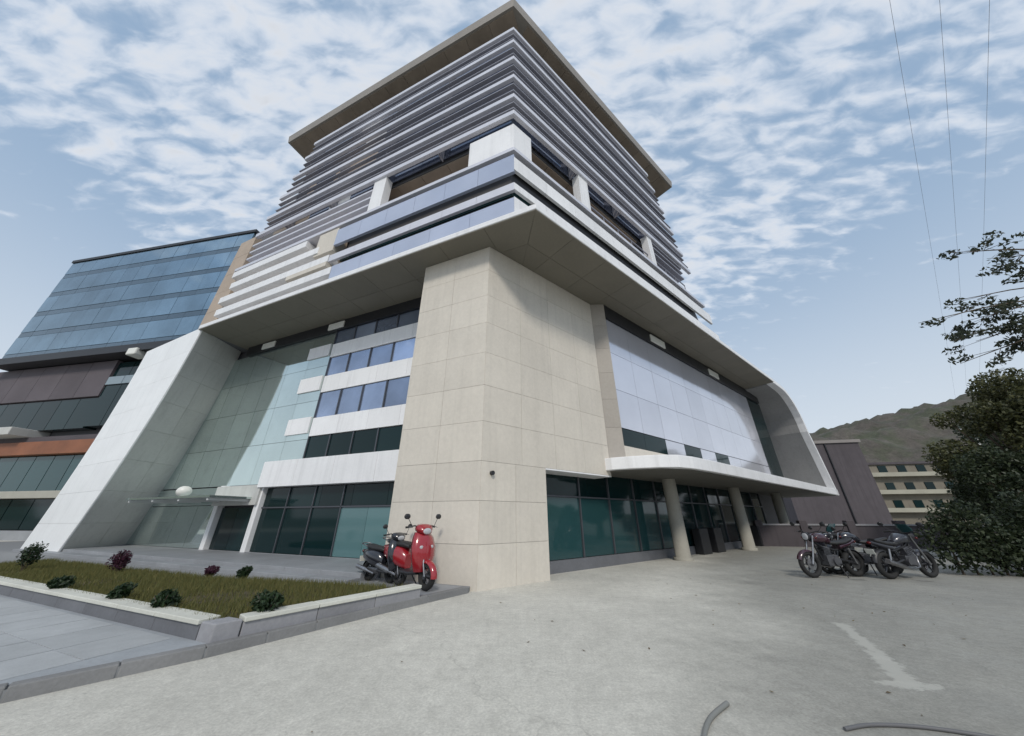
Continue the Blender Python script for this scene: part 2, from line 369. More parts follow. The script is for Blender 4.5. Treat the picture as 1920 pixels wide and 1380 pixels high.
# pavers left of the kerb, in front of the planter
def inside(poly, x, y):
    r = False; n = len(poly)
    for i in range(n):
        x1, y1 = poly[i]; x2, y2 = poly[(i+1) % n]
        if (y1 > y) != (y2 > y) and x < (x2-x1)*(y-y1)/(y2-y1)+x1: r = not r
    return r
pave_poly = [(-9.05, -.35), (-6.93, 1.9), (-4.99, 4.10), (-3.99, 5.22), (-3.9, 5.35), (-10.3, 8.0), (-14, 9.5), (-17, 6)]
paver_me = {}
e1, e2 = Vector((-.9219, .3875, 0)), Vector((.3875, .9219, 0)); S = .8
def paver(cx, cy):
    k = random.randrange(4)
    if k not in paver_me:
        t = [random.uniform(-.004, .004) for _ in range(4)]; h = S/2-.006
        c4 = [(-h, -h), (h, -h), (h, h), (-h, h)]
        o = MB().hexa([tuple(e1*x+e2*y-UP*.03) for x, y in c4], [tuple(e1*x+e2*y+UP*tt) for (x, y), tt in zip(c4, t)]).build('paver', M_paver, None)
        paver_me[k] = o.data; bpy.data.objects.remove(o)
    o = bpy.data.objects.new('paver', paver_me[k]); col.objects.link(o); o.parent = pv; o.location = (cx, cy, PZ)
o0 = Vector((-3.86, 5.16, 0))
for i in range(-4, 22):
    for j in range(-10, 3):
        c = o0+e1*(i+.5)*S+e2*(j+.5)*S
        if all(inside(pave_poly, *(c+e1*x*S*.46+e2*y*S*.46).xy) for x, y in ((-1, -1), (1, -1), (1, 1), (-1, 1))): paver(c.x, c.y)
# edge fillers along the kerb where no whole paver fits: a poured strip just below the pavers
tag(MB().prism(pave_poly, PZ-.03, PZ-.006).build('pavement_bed', mat('pavement_mortar', (.31, .33, .35), .8, noise=[(2, .1), (30, .08)])), kind='structure')
tag(MB().prism([(-2.9, 6.9), (-2.48, 7.25), (-1.86, 8.08), (-1.12, 9.02), (-3.3, 10.1), (-5.2, 10.6), (-5.4, 9.4)], PZ-.05, PZ-.002).build('pavement_strip', M_step), kind='structure')
# ------------------------------------------------------------------ the office building
KR = K+Lx*.76                                 # everything from here to the slab edge belongs to the set-back tower
BLD = empty('office_building', (-.85, 9.12, 0), 0, 'tall corner office block with louvred tower over a beige stone pillar and white leaning leg', 'building')
ZS = 11.0
uendL = lambda z: 19.6-(z-13)*.285 if z > 13 else 19.6
uendR = lambda z: 18.6-(z-11.5)*.38
BACK = Vector((5.5, 33, 0))
def ring(d, z, sl=0, sr=0):
    return [corner(d, d, z), RP(uendR(z)+sr, d, z), RP(uendR(z)+sr, d-14, z), LP(uendL(z)+sl, d-14, z), LP(uendL(z)+sl, d, z)]
def tower_core():
    m = MB(); a = ring(-.75, 11.42); b = ring(-.75, 15.1); c = ring(-2.2, 15.1, -1, -1); d = ring(-2.2, 17.6, -1, -1); e = ring(-.75, 17.6); f = ring(-.75, 25.6); g2 = ring(-1.5, 25.6, -.6, -.6); h = ring(-1.5, 28.2, -.6, -.6)
    rs = [a, b, c, d, e, f, g2, h]; n = 5; vs = [p for r in rs for p in r]
    m.add(vs, [tuple(range(n))[::-1], tuple(range(len(vs)-n, len(vs)))]+[(i*n+j, i*n+(j+1) % n, (i+1)*n+(j+1) % n, (i+1)*n+j) for i in range(len(rs)-1) for j in range(n)])
    return m.build('wall', M_core, BLD)
tower_core()
def both(z0, z1, d0, d1, name, m, bevel=0, ends=(0, 0)):       # a bar that turns the corner: one piece per facade, mitred
    zl = (z0+z1)/2; ul, ur = uendL(zl)+ends[0], uendR(zl)+ends[1]
    a = [corner(d1, d1), LP(ul, d1, 0), LP(ul, d0, 0), corner(d0, d0)]
    b = [corner(d1, d1), RP(ur, d1, 0), RP(ur, d0, 0), corner(d0, d0)]
    MB().prism([p.xy for p in a], z0, z1).build(name, m, BLD, bevel=bevel)
    MB().prism([p.xy for p in b], z0, z1).build(name, m, BLD, bevel=bevel)
def segL(u0, u1, z0, z1, d0, d1, name, m, bevel=0, parent=BLD):
    return MB().prism([LP(u, d, 0).xy for u, d in ((u0, d1), (u1, d1), (u1, d0), (u0, d0))], z0, z1).build(name, m, parent, bevel=bevel)
def segR(u0, u1, z0, z1, d0, d1, name, m, bevel=0, parent=BLD):
    return MB().prism([RP(u, d, 0).xy for u, d in ((u0, d1), (u1, d1), (u1, d0), (u0, d0))], z0, z1).build(name, m, parent, bevel=bevel)
def grid(P, n_, us, zs, d, name, m, gap=.016, thick=.04):       # panes between given lines on one facade
    for i in range(len(us)-1):
        for j in range(len(zs)-1):
            a, b, c0, c1 = us[i]+gap/2, us[i+1]-gap/2, zs[j]+gap/2, zs[j+1]-gap/2
            tilt = random.uniform(-.002, .002)
            MB().hexa([P(a, d-thick, c0), P(b, d-thick, c0), P(b, d-thick, c1), P(a, d-thick, c1)],
                      [P(a, d+tilt, c0), P(b, d-tilt, c0), P(b, d-tilt, c1), P(a, d+tilt, c1)]).build(name, m(i, j) if callable(m) and not isinstance(m, bpy.types.Material) else m, BLD)
def divide(a, b, w):
    k = max(1, round((b-a)/w)); return [a+(b-a)*i/k for i in range(k+1)]

# -- louvred storeys
majors = [17.62, 18.95, 20.65, 22.40, 24.15, 25.55]
for z in majors: both(z-.14, z+.14, -.16, .02, 'fin', M_fin, .012)
for a, b in zip(majors[:-1], majors[1:]):
    k = 2
    for i in range(1, k+1):
        z = a+(b-a)*i/(k+1); both(z-.03, z+.03, -.22, -.04, 'thin_fin', M_finthin, ends=(-.12+random.uniform(-.25, .2), random.uniform(-.25, .2)))
    zc = (a+b)/2
    grid(LP, nL, divide(uL0(-.6), uendL(b)-.05, 1.75), [a+.1, b-.1], -.6, 'pane', lambda i, j: (M_beigepier if random.random() < .6 else M_white) if (i > 3 and random.random() < .22+.04*i) else M_glass)
    grid(RP, nR, divide(uR0(-.6), uendR(b)-.05, 1.75), [a+.1, b-.1], -.6, 'pane', M_glass)
# vertical brackets that carry the louvres
for u in divide(uL0(-.6), 15.8, 3.5)[1:]: segL(u-.03, u+.03, 17.5, 25.6, -.58, -.17, 'louvre_bracket', M_finthin)
for u in divide(uR0(-.6), 11.8, 3.5)[1:]: segR(u-.03, u+.03, 17.5, 25.6, -.58, -.17, 'louvre_bracket', M_finthin)
# -- recessed top storey and roof
grid(LP, nL, divide(uL0(-1.35), 15.2, 1.9), [25.75, 28.1], -1.35, 'pane', M_glassdk)
grid(RP, nR, divide(uR0(-1.35), 11.4, 1.9), [25.75, 28.1], -1.35, 'pane', M_glassdk)
def roof():
    rz = 28.25
    rr = lambda d, z: [corner(d, d, z), RP(18.0, d, z), RP(18.0, -13, z), LP(19.9, -13, z), LP(19.9, d, z)]
    m = MB(); a, b, c = rr(.05, rz), rr(.15, rz+.62), rr(-.4, rz+.75); n = 5
    vs = a+b+c
    m.add(vs, [tuple(range(n))[::-1], tuple(range(10, 15))]+[(i*n+j, i*n+(j+1) % n, (i+1)*n+(j+1) % n, (i+1)*n+j) for i in range(2) for j in range(n)])
    r = m.build('roof', mat('roof_edge_metal', (.30, .27, .235), .5, metal=.2, noise=[(1, .1)]), BLD)
    # soffit boards under the overhang
    us = divide(uL0(-.1), 19.75, 1.6)
    for i in range(len(us)-1):
        MB().prism([LP(u, d, 0).xy for u, d in ((us[i]+.01, -.08), (us[i+1]-.01, -.08), (us[i+1]-.01, -2.1), (us[i]+.01, -2.1))], rz-.04, rz-.004).build('soffit_board', M_roofsof, r)
    us = divide(uR0(-.1)+1.1, 17.9, 1.6)
    for i in range(len(us)-1):
        MB().prism([RP(u, d, 0).xy for u, d in ((us[i]+.01, -.08), (us[i+1]-.01, -.08), (us[i+1]-.01, -2.1), (us[i]+.01, -2.1))], rz-.04, rz-.004).build('soffit_board', M_roofsof, r)
roof()
# -- terrace storey (z 15.2 to 17.5): white corner walls, brown back wall, planting
both(15.0, 15.2, -2.1, -.02, 'terrace_slab', M_fin, .01)
segL(uL0(-.1), 2.95, 15.2, 16.95, -.4, -.1, 'terrace_wall', M_white)
segR(uR0(-.1), 1.05, 15.2, 16.95, -.4, -.1, 'terrace_wall', M_white)
segL(7.85, 8.65, 15.2, 17.5, -.5, -.08, 'terrace_pier', M_white, .01)
segR(4.25, 4.95, 15.2, 17.5, -.5, -.08, 'terrace_pier', M_white, .01)
segR(10.6, 11.1, 15.2, 17.5, -.5, -.08, 'terrace_pier', M_white, .01)
panels('brown_panel', LP(3.0, -1.9, 15.2), LP(12.5, -1.9, 15.2), LP(12.5, -1.9, 17.5), LP(3.0, -1.9, 17.5), 8, 1, .02, .05, M_brown, BLD, nL)
panels('brown_panel', RP(1.1, -1.9, 15.2), RP(11, -1.9, 15.2), RP(11, -1.9, 17.5), RP(1.1, -1.9, 17.5), 8, 1, .02, .05, M_brown, BLD, nR)
us = divide(1.2, 10.6, 1.6)
for a, b in zip(us[:-1], us[1:]):
    segR(a+.01, b-.01, 17.44, 17.5, -2.0, -.75, 'soffit_board', M_roofsof)
us = divide(3.1, 12.5, 1.6)
for a, b in zip(us[:-1], us[1:]):
    segL(a+.01, b-.01, 17.44, 17.5, -2.0, -.75, 'soffit_board', M_roofsof)
for z in (15.6, 16.0): segR(5.0, 15.2, z, z+.05, -.3, -.24, 'balcony_rail', M_finthin)
for u in divide(5.0, 15.2, 1.25): segR(u-.02, u+.02, 15.2, 16.05, -.29, -.25, 'balcony_post', M_finthin)
for z in (15.75, 16.3, 16.85): segL(8.7, 18.4, z, z+.12, -.6, -.1, 'fin', M_fin)
for z in (16.35, 16.85, 17.25): segR(11.2, 15.0, z, z+.09, -.6, -.1, 'fin', M_finthin)
grid(LP, nL, divide(8.7, 18.2, 1.6), [15.25, 17.5], -.85, 'pane', lambda i, j: M_beigepier if i in (1, 2, 4) else M_glass)
grid(RP, nR, divide(11.1, 15.0, 1.6), [15.25, 17.5], -.85, 'pane', M_glass)
# -- lower tower bands
LBR = 10.3                                                  # where the left facade's bands give way to open beams
def lband(z0, z1, d, m, name, w=1.72, end=None):
    us = divide(uL0(d), end or LBR, w)
    for a, b in zip(us[:-1], us[1:]): segL(a+.006, b-.006, z0, z1, d-.12, d, name, m)
def rband(z0, z1, d, m, name, w=1.72, end=None):
    us = divide(uR0(d), end or uendR(z0)-.1, w)
    for a, b in zip(us[:-1], us[1:]): segR(a+.006, b-.006, z0, z1, d-.12, d, name, m)
lband(13.62, 14.66, 0, M_spand, 'spandrel_panel'); rband(13.75, 14.5, 0, M_white, 'spandrel_panel')
lband(12.58, 12.98, 0, M_fin, 'spandrel_panel'); rband(12.62, 12.98, 0, M_white, 'spandrel_panel')
lband(11.28, 12.16, 0, M_spand, 'spandrel_panel', end=9.9); rband(11.28, 12.2, 0, M_white, 'spandrel_panel')
for z0, z1 in ((14.7, 15.0), (13.0, 13.6), (12.2, 12.56)):
    grid(LP, nL, divide(uL0(-.5), LBR, 1.72), [z0, z1], -.5, 'pane', M_glassdk)
    grid(RP, nR, divide(uR0(-.5), uendR(z0)-.3, 1.72), [z0, z1], -.5, 'pane', M_glassdk)
panels('brown_panel', LP(LBR, -.62, 11.3), LP(19.2, -.62, 11.3), LP(19.2, -.62, 15.0), LP(LBR, -.62, 15.0), 5, 2, .02, .05, M_beigepier, BLD, nL)
for z, a, b in ((11.75, 9.95, 18.9), (12.65, 10.4, 19.1), (13.55, 11.4, 18.6), (14.45, 12.6, 18.9)):
    segL(a, b, z, z+.42, -.55, .0, 'beam', M_white, .015)
segL(10.35, 11.7, 13.4, 14.9, -.6, -.05, 'beige_panel', M_stone, .01); segL(10.4, 13.2, 12.35, 12.62, -.6, .03, 'beige_panel', M_stone, .01)
# -- end pier
panels('pier_panel', LP(19.2, -.3, 11.2), LP(20.9, -.3, 11.2), LP(20.6, -.3, 18.2), LP(19.0, -.3, 18.2), 1, 5, .015, .5, M_beigepier, BLD, nL)
# -- slab edge (bright line) and soffit
KR = K.copy()
def ribbon_left():
    MB().prism([p.xy for p in (corner(.12, .12), LP(19.6, .12, 0), LP(19.6, -.5, 0), corner(-.5, -.5))], 11.02, 11.26).build('slab_edge', M_white, BLD, bevel=.02)
    MB().prism([p.xy for p in (corner(.12, .12), RP(24.6, .12, 0), RP(24.6, -.5, 0), corner(-.5, -.5))], 11.02, 11.26).build('slab_edge', M_white, BLD, bevel=.02)
ribbon_left()
MB().prism([p.xy for p in (corner(.05, .05), RP(18.6, .05, 0), RP(18.6, -.9, 0), corner(-.9, -.9))], 11.262, 11.30).build('ledge', M_coping, BLD)
MB().prism([p.xy for p in (corner(-.5, -.5), RP(24.6, -.5, 0), RP(24.6, -9, 0), LP(24.5, -9, 0), LP(19.6, -.5, 0))], 11.03, 11.4).build('floor_slab', M_core, BLD)
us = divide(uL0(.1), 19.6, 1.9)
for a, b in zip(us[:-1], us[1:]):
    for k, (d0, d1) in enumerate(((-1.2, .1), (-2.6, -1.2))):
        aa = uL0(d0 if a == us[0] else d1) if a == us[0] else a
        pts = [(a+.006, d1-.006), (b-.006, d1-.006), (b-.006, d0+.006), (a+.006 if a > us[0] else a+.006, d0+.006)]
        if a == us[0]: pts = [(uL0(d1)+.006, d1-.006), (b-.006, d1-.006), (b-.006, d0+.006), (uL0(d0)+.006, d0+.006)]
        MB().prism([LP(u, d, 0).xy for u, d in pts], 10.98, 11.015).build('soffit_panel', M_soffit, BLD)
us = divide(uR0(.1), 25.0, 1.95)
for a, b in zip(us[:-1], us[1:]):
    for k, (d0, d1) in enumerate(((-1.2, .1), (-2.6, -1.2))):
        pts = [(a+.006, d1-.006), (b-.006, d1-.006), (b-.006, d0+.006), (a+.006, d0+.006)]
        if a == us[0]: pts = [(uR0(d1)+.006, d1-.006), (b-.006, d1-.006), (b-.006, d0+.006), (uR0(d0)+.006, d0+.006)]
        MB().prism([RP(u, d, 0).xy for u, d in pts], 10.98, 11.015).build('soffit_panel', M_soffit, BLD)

# -- stone corner pillar
C0 = Vector((-.85, 9.12, 0))
CL = lambda u, z, d=0: C0+Lx*u+nL*d+UP*z
CR = lambda u, z, d=0: C0+Rx*u+nR*d+UP*z
i0 = .035                                                    # core sits behind the cladding
def inC(u1, u2):
    c = C0-nL*0
    return None
cc = C0+(corner(-.04, -.04)-K)
pil = MB().prism([p.xy for p in (cc, CR(2.42, 0, -.04), CR(2.42, 0, -.04)-nR*2.2, CL(2.92, 0, -.04)-nL*2.4, CL(2.92, 0, -.04))], -.1, 3.06)
pil.prism([p.xy for p in (cc, CR(5.88, 0, -.04), CR(5.88, 0, -.04)-nR*2.4, CL(2.92, 0, -.04)-nL*2.4, CL(2.92, 0, -.04))], 3.03, 10.98)
PIL = pil.build('pillar', M_joint, BLD)
zs_low = [0, .5, 1]
panels('stone_panel', CL(.0, -.05), CL(2.95, -.05), CL(2.95, 3.03), CL(.0, 3.03), 2, 3, .008, .038, M_stone, PIL, nL)
panels('stone_panel', CL(.0, 3.03), CL(2.95, 3.03), CL(2.95, 10.97), CL(.0, 10.97), 2, 7, .008, .038, M_stone, PIL, nL)
panels('stone_panel', CR(.0, -.05), CR(2.45, -.05), CR(2.45, 3.03), CR(.0, 3.03), 2, 3, .008, .038, M_stone, PIL, nR)
panels('stone_panel', CR(.0, 3.03), CR(5.9, 3.03), CR(5.9, 10.97), CR(.0, 10.97), 4, 7, .008, .038, M_stone, PIL, nR)
panels('stone_panel', CR(5.9, 3.03)+nR*0, CR(5.9, 3.03)-nR*1.0, CR(5.9, 10.97)-nR*1.0, CR(5.9, 10.97), 1, 7, .008, .038, M_stone, PIL, Rx)
panels('stone_panel', CR(2.45, -.05), CR(2.45, -.05)-nR*1.2, CR(2.45, 3.0)-nR*1.2, CR(2.45, 3.0), 1, 3, .008, .038, M_stone, PIL, Rx)
panels('stone_panel', CL(2.95, -.05), CL(2.95, -.05)-nL*1.7, CL(2.95, 10.97)-nL*1.7, CL(2.95, 10.97), 1, 10, .008, .038, M_stone, PIL, Lx)
MB().prism([p.xy for p in (CR(2.45, 0), CR(5.9, 0), CR(5.9, 0)-nR*2.2, CR(2.45, 0)-nR*2.2)], 2.985, 3.028).build('soffit_panel', M_white, PIL)
# small wall fittings on the pillar
MB().tube([CR(.35, 2.72, 0), CR(.35, 2.72, .09)], .06, 12).build('wall_lamp', M_dark, PIL)

# -- white leaning leg of the left facade
def quad3(pts):                                             # smooth edge line through three (z, u) marks
    (z0, a), (z1, b), (z2, c) = pts
    return lambda z: a*(z-z1)*(z-z2)/((z0-z1)*(z0-z2))+b*(z-z0)*(z-z2)/((z1-z0)*(z1-z2))+c*(z-z0)*(z-z1)/((z2-z0)*(z2-z1))
legI = quad3(((0, 23.05), (5.0, 20.8), (11.2, 19.45))); legO = quad3(((0, 27.5), (5.2, 25.75), (10.8, 25.1)))
LTOP = lambda k: 11.2-.4*k                                  # the head falls slightly to the outside
NZ = 8
def legpt(s, k, d, inset=0):                                # s up the leg (0..1), k across it (0 inner edge, 1 outer edge)
    z = -.05+(LTOP(k)+.05)*s; sh = .9*(-d/2.5)
    u = (legI(z)+inset)*(1-k)+(legO(z)-inset)*k
    return LP(u+sh, d, z)
rings = [[legpt(s_/NZ, 0, -.05, .06), legpt(s_/NZ, 1, -.05, .06), legpt(s_/NZ, 1, -2.5, .06), legpt(s_/NZ, 0, -2.5, .06)] for s_ in range(NZ+1)]
for r_ in rings[-1:]: r_[:] = [p-UP*.06 for p in r_]
LEG = MB(); vs0 = [p for r_ in rings for p in r_]
LEG.add(vs0, [(3, 2, 1, 0), tuple(len(vs0)-4+i for i in range(4))]+[(i*4+j, i*4+(j+1) % 4, (i+1)*4+(j+1) % 4, (i+1)*4+j) for i in range(NZ) for j in range(4)])
LEG = LEG.build('leaning_leg', M_joint, BLD)
for i in range(NZ):
    a, b = i/NZ, (i+1)/NZ
    panels('leg_panel', legpt(a, 0, 0), legpt(a, 1, 0), legpt(b, 1, 0), legpt(b, 0, 0), 2, 1, .008, .045, M_legwhite, LEG, nL)
    p0, p1, p2, p3 = legpt(a, 0, -.002), legpt(a, 0, -2.5), legpt(b, 0, -2.5), legpt(b, 0, -.002)
    inn = (p1-p0).cross(p3-p0).normalized(); inn = inn if inn.dot(Lx) < 0 else -inn
    panels('leg_panel', p0, p1, p2, p3, 2, 1, .008, .045, M_legin, LEG, inn)
panels('leg_panel', legpt(1, 0, 0), legpt(1, 1, 0), legpt(1, 1, -2.5), legpt(1, 0, -2.5), 3, 1, .008, .045, M_legwhite, LEG, UP)

# -- recessed glazing under the left soffit
GD = -2.4
segL(4.9, 24.4, -.1, 11.0, GD-6, GD-.25, 'inner_wall', M_core)
segL(4.9, 19.2, 10.42, 10.98, GD-.2, GD+.12, 'bulkhead', M_dark)
for u0 in (11.2, 16.6): segL(u0, u0+1.1, 10.50, 10.86, GD+.121, GD+.2, 'ceiling_lamp', M_lamp, .02)
strips = [(8.88, 9.62), (7.0, 7.84), (4.9, 5.74)]
for z0, z1 in strips:
    us = divide(5.0, 11.75, 1.7)
    for a, b in zip(us[:-1], us[1:]): segL(a+.006, b-.006, z0, z1, GD-.1, GD+.06, 'spandrel_panel', M_white)
    segL(11.95, 13.5, z0+.18, z1+.1, GD-.1, GD+.04, 'spandrel_panel', M_white)
rows = [3.88, 5.05, 5.68, 7.15, 7.75, 9.0, 9.55, 10.42]
for j, (a, b) in enumerate(((3.88, 4.88), (5.76, 6.98), (7.86, 8.86), (9.64, 10.40))):
    grid(LP, nL, divide(5.0, 11.75, 1.35), [a, b], GD, 'pane', M_glassdk if j == 0 else M_glassviolet)
grid(LP, nL, divide(11.8, 24.6, 1.6), [2.95, 4.8, 6.65, 8.5, 10.40], GD-.02, 'pane', M_glassgreen)
for u in divide(5.0, 11.75, 1.35): segL(u-.03, u+.03, 3.88, 10.4, GD-.05, GD+.05, 'mullion', M_mull)
# first-floor white band
us = divide(5.0, 13.8, 2.2)
for a, b in zip(us[:-1], us[1:]): segL(a+.006, b-.006, 2.78, 3.86, GD-.2, GD+.35, 'white_band', M_white, .01)
# ground floor: dark shopfront, paler door leaf, portal posts and glass canopy
grid(LP, nL, divide(5.0, 6.35, 1.35), [.3, 2.15], GD+.0, 'pane', M_glassteal)
grid(LP, nL, [6.35, 7.55, 8.9], [.32, 1.95], GD, 'door_pane', mat('pale_teal_glass', (.10, .19, .20), .06, pervar=.1))
grid(LP, nL, divide(8.9, 13.6, 1.6), [.32, 1.95], GD, 'pane', M_glassdk)
grid(LP, nL, divide(5.0, 13.6, 1.6), [2.0, 2.76], GD, 'pane', M_glassdk)
grid(LP, nL, [14.0, 15.2, 16.4], [.32, 2.0], GD, 'door_pane', M_glassdk)
grid(LP, nL, divide(16.9, 24.6, 1.6), [.32, 2.1], GD, 'pane', M_glassgreen)
segL(5.0, 24.6, .12, .31, GD-.2, GD+.06, 'glazing_sill', M_step)
segL(5.0, 13.7, 1.95, 2.0, GD-.05, GD+.05, 'transom', M_mull)
for u in divide(8.9, 13.6, 1.6): segL(u-.025, u+.025, .32, 2.76, GD-.05, GD+.05, 'mullion', M_mull)
for u in (13.7, 16.6): segL(u-.15, u+.15, .3, 2.95, GD-.1, GD+.2, 'portal_post', M_white, .02)
segL(13.64, 16.81, 2.08, 2.9, GD-.15, GD+.3, 'portal_beam', M_legin, .015)
segL(16.9, 24.2, 2.12, 2.9, GD-.15, GD-.0, 'pane', M_glassgreen)
MB().prism([LP(u, d, 0).xy for u, d in ((14.0, -.55), (20.6, -.55), (21.4, GD), (14.0, GD))], 2.32, 2.40).build('canopy_glass', M_glassgreen, BLD)
for u in divide(14.2, 20.4, 2.0): segL(u-.035, u+.035, 2.22, 2.318, GD, -.6, 'canopy_rib', M_mulw)
MB().ball(LP(16.3, -.7, 2.6), (.26, .26, .22)).build('globe_lamp', M_lamp, BLD)

# -- right wing: recessed pale glazing inside a curved white frame
GR = -1.9
M_jamb = mat('brownish_jamb_stone', (.36, .33, .295), .65, noise=[(.8, .06), (12, .05)], pervar=.05)
segR(5.9, 27.5, 3.7, 11.0, GR-5, GR-.3, 'inner_wall', M_core)
segR(6.05, 27.0, 10.28, 10.98, GR-.25, GR+.1, 'bulkhead', M_dark)
for z0 in range(6):
    za, zb = 3.7+z0*1.213, 3.7+(z0+1)*1.213-.008
    MB().prism([RP(u, d, 0).xy for u, d in ((5.57, -2.2), (6.06, -1.78), (6.06, -2.6), (5.57, -2.6))], za, zb).build('jamb_panel', M_jamb, BLD)
for u0 in (10.1, 17.4): segR(u0, u0+1.5, 10.36, 10.78, GR+.101, GR+.18, 'ceiling_lamp', M_lamp, .02)
usr = divide(6.07, 24.3, 1.82)
grid(RP, nR, usr, [4.95, 6.65, 8.45, 10.26], GR, 'pane', M_glasspale)
grid(RP, nR, [24.3, 25.8, 27.3], [4.2, 6.65, 8.45, 10.26], GR, 'pane', M_glassdk)
grid(RP, nR, usr, [4.2, 4.93], GR, 'pane', lambda i, j: M_glassdk if i in (0, 1, 3, 5) else M_glasspale)
segR(6.07, 30.5, 3.66, 4.19, GR-.3, GR+.08, 'sill_band', M_stone)
# frame: soffit line, curve, leaning end wall
def frame_right():
    prof = [(24.4, 11.24)]
    for k in range(0, 9):
        t = k/8; a = math.pi/2*(1-t)
        prof.append((26.2+3.75*math.cos(a)*1.0, 8.1+3.1*math.sin(a)))
    prof += [(30.9, 6.2), (31.75, 4.3), (32.2, 3.3)]
    inner = []
    for i, (u, z) in enumerate(prof):
        a = prof[max(i-1, 0)]; b = prof[min(i+1, len(prof)-1)]
        t = Vector((b[0]-a[0], b[1]-a[1])).normalized(); inner.append((u+t.y*.34, z-t.x*.34))
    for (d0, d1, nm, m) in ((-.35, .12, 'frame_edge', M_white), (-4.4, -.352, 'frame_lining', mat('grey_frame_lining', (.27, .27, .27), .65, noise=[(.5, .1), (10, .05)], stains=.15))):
        mb = MB(); rings = []
        for (u, z), (ui, zi) in zip(prof, inner): rings.append([RP(u, d1, z), RP(u, d0, z), RP(ui, d0, zi), RP(ui, d1, zi)])
        n = 4; vs = [p for r in rings for p in r]
        mb.add(vs, [(0, 1, 2, 3), tuple(len(vs)-4+i for i in (3, 2, 1, 0))]+[(i*n+j, i*n+(j+1) % n, (i+1)*n+(j+1) % n, (i+1)*n+j) for i in range(len(rings)-1) for j in range(n)])
        mb.build(nm, m, BLD, bevel=.02 if nm == 'frame_edge' else 0)
frame_right()
# low canopy slab along the right wing
cp = [(5.25, GR), (5.55, -1.2), (6.05, -.45), (6.6, -.02), (7.4, .13), (9, .17), (17, .12), (32.3, .12), (32.3, -4.4), (5.25, -4.4)]
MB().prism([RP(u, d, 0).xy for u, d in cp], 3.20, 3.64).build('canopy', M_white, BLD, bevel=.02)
MB().prism([RP(u, d, 0).xy for u, d in ((5.5, GR), (6.3, -.55), (7.4, -.05), (9, -.02), (32.1, -.05), (32.1, -4.3), (5.5, -4.3))], 3.15, 3.197).build('canopy_soffit', mat('canopy_soffit_shade', (.12, .115, .10), .8, noise=[(.5, .1)]), BLD)  # separate underside panel, its dark colour stands in for the canopy's shade
# ground floor under the canopy
GG = -3.0
segR(2.5, 31, -.1, 3.2, GG-5, GG-.3, 'inner_wall', M_core)
usg = divide(2.75, 24, 1.77)
grid(RP, nR, usg, [.35, 2.25], GG, 'pane', lambda i, j: M_glassteal if i in (0, 1, 2, 3, 4) else M_glassdk)
grid(RP, nR, usg, [2.3, 3.18], GG, 'pane', M_glassdk)
segR(2.6, 24, .0, .34, GG-.2, GG+.08, 'glazing_sill', M_planter)
for u in usg: segR(u-.03, u+.03, .34, 3.2, GG-.06, GG+.06, 'mullion', M_mull)
segR(2.6, 24, 2.25, 2.3, GG-.06, GG+.06, 'transom', M_mull)
for u, w in ((9.65, .30), (17.0, .30), (24.5, .3)):
    c = RP(u, -2.1, 0)
    MB().tube([c, c+UP*.12, c+UP*.121, c+UP*3.19], [w*1.25, w*1.25, w, w*.92], 20).build('round_column', mat('taupe_column_stone', (.34, .325, .28), .7, noise=[(1, .1), (15, .06)]), BLD)
for u in (12.5, 14.1, 20.4, 22.2): segR(u, u+.9, 0, 1.1, GG+.12, GG+.5, 'low_cabinet', M_dark, .02)

# ------------------------------------------------------------------ entrance terrace and steps
tr = empty('entrance_terrace', (-9, 12.5, 0)); tag(tr, kind='structure')
for (d0, d1, z0, z1) in ((GD-.1, -.1, PZ-.05, .30), (-.1, .32, PZ-.05, .20)):
    us = divide(5.1, 27, 1.5)
    for a, b in zip(us[:-1], us[1:]): segL(a+.004, b-.004, z0, z1, d0, d1, 'terrace_slab', M_step, .01, tr)

# ------------------------------------------------------------------ planter with lawn
PL = empty('planter', (-3.95, 5.3, 0), 0, 'low raised stone planter with pale coping around the dry lawn', 'planter')
Q = Vector((.62, .785, 0)).normalized()
A0 = Vector((-3.93, 5.27, 0)); nQ = Vector((Q.y, -Q.x, 0))
HP = .34
def wallrun(a, dirv, outn, length, seg_, m, h=HP, cop=True):
    k = round(length/seg_); w = length/k
    for i in range(k):
        p, q = a+dirv*(i*w+.004), a+dirv*((i+1)*w-.004)
        MB().hexa([p+UP*.1, q+UP*.1, q-outn*.2+UP*.1, p-outn*.2+UP*.1], [p+UP*(h-.06), q+UP*(h-.06), q-outn*.2+UP*(h-.06), p-outn*.2+UP*(h-.06)]).build('wall_block', m, PL, bevel=.008)
        if cop:
            z0, z1 = h-.058, h+random.uniform(-.003, .003)
            MB().hexa([p+outn*.03+UP*z0, q+outn*.03+UP*z0, q-outn*.24+UP*z0, p-outn*.24+UP*z0], [p+outn*.03+UP*z1, q+outn*.03+UP*z1, q-outn*.24+UP*z1, p-outn*.24+UP*z1]).build('coping_stone', M_coping, PL, bevel=.01)
fL = Vector((-.3875, -.9219, 0))
wallrun(A0+Lx*.32, Lx, fL, 13.4, 1.1, M_planter)
wallrun(A0+Q*.32, Q, nQ, 3.0, 1.0, M_plantlt)
MB().hexa([A0+UP*.1, A0+Q*.31+UP*.1, A0+Q*.31+Lx*.31+UP*.1, A0+Lx*.31+UP*.1], [A0+UP*(HP-.02), A0+Q*.31+UP*(HP-.02), A0+Q*.31+Lx*.31+UP*(HP-.02), A0+Lx*.31+UP*(HP-.02)]).build('corner_block', M_plantlt, PL, bevel=.015)
bed = [A0+Lx*.3+Q*.12, A0+Q*1.9+Lx*.22, A0+Q*3.3+Lx*.22, Vector((-4.6, 8.6, 0)), Vector((-7.6, 9.3, 0)), Vector((-15.6, 12.6, 0)), A0+Lx*13.7+Q*.15]
bedxy = [tuple(p.xy) for p in bed]
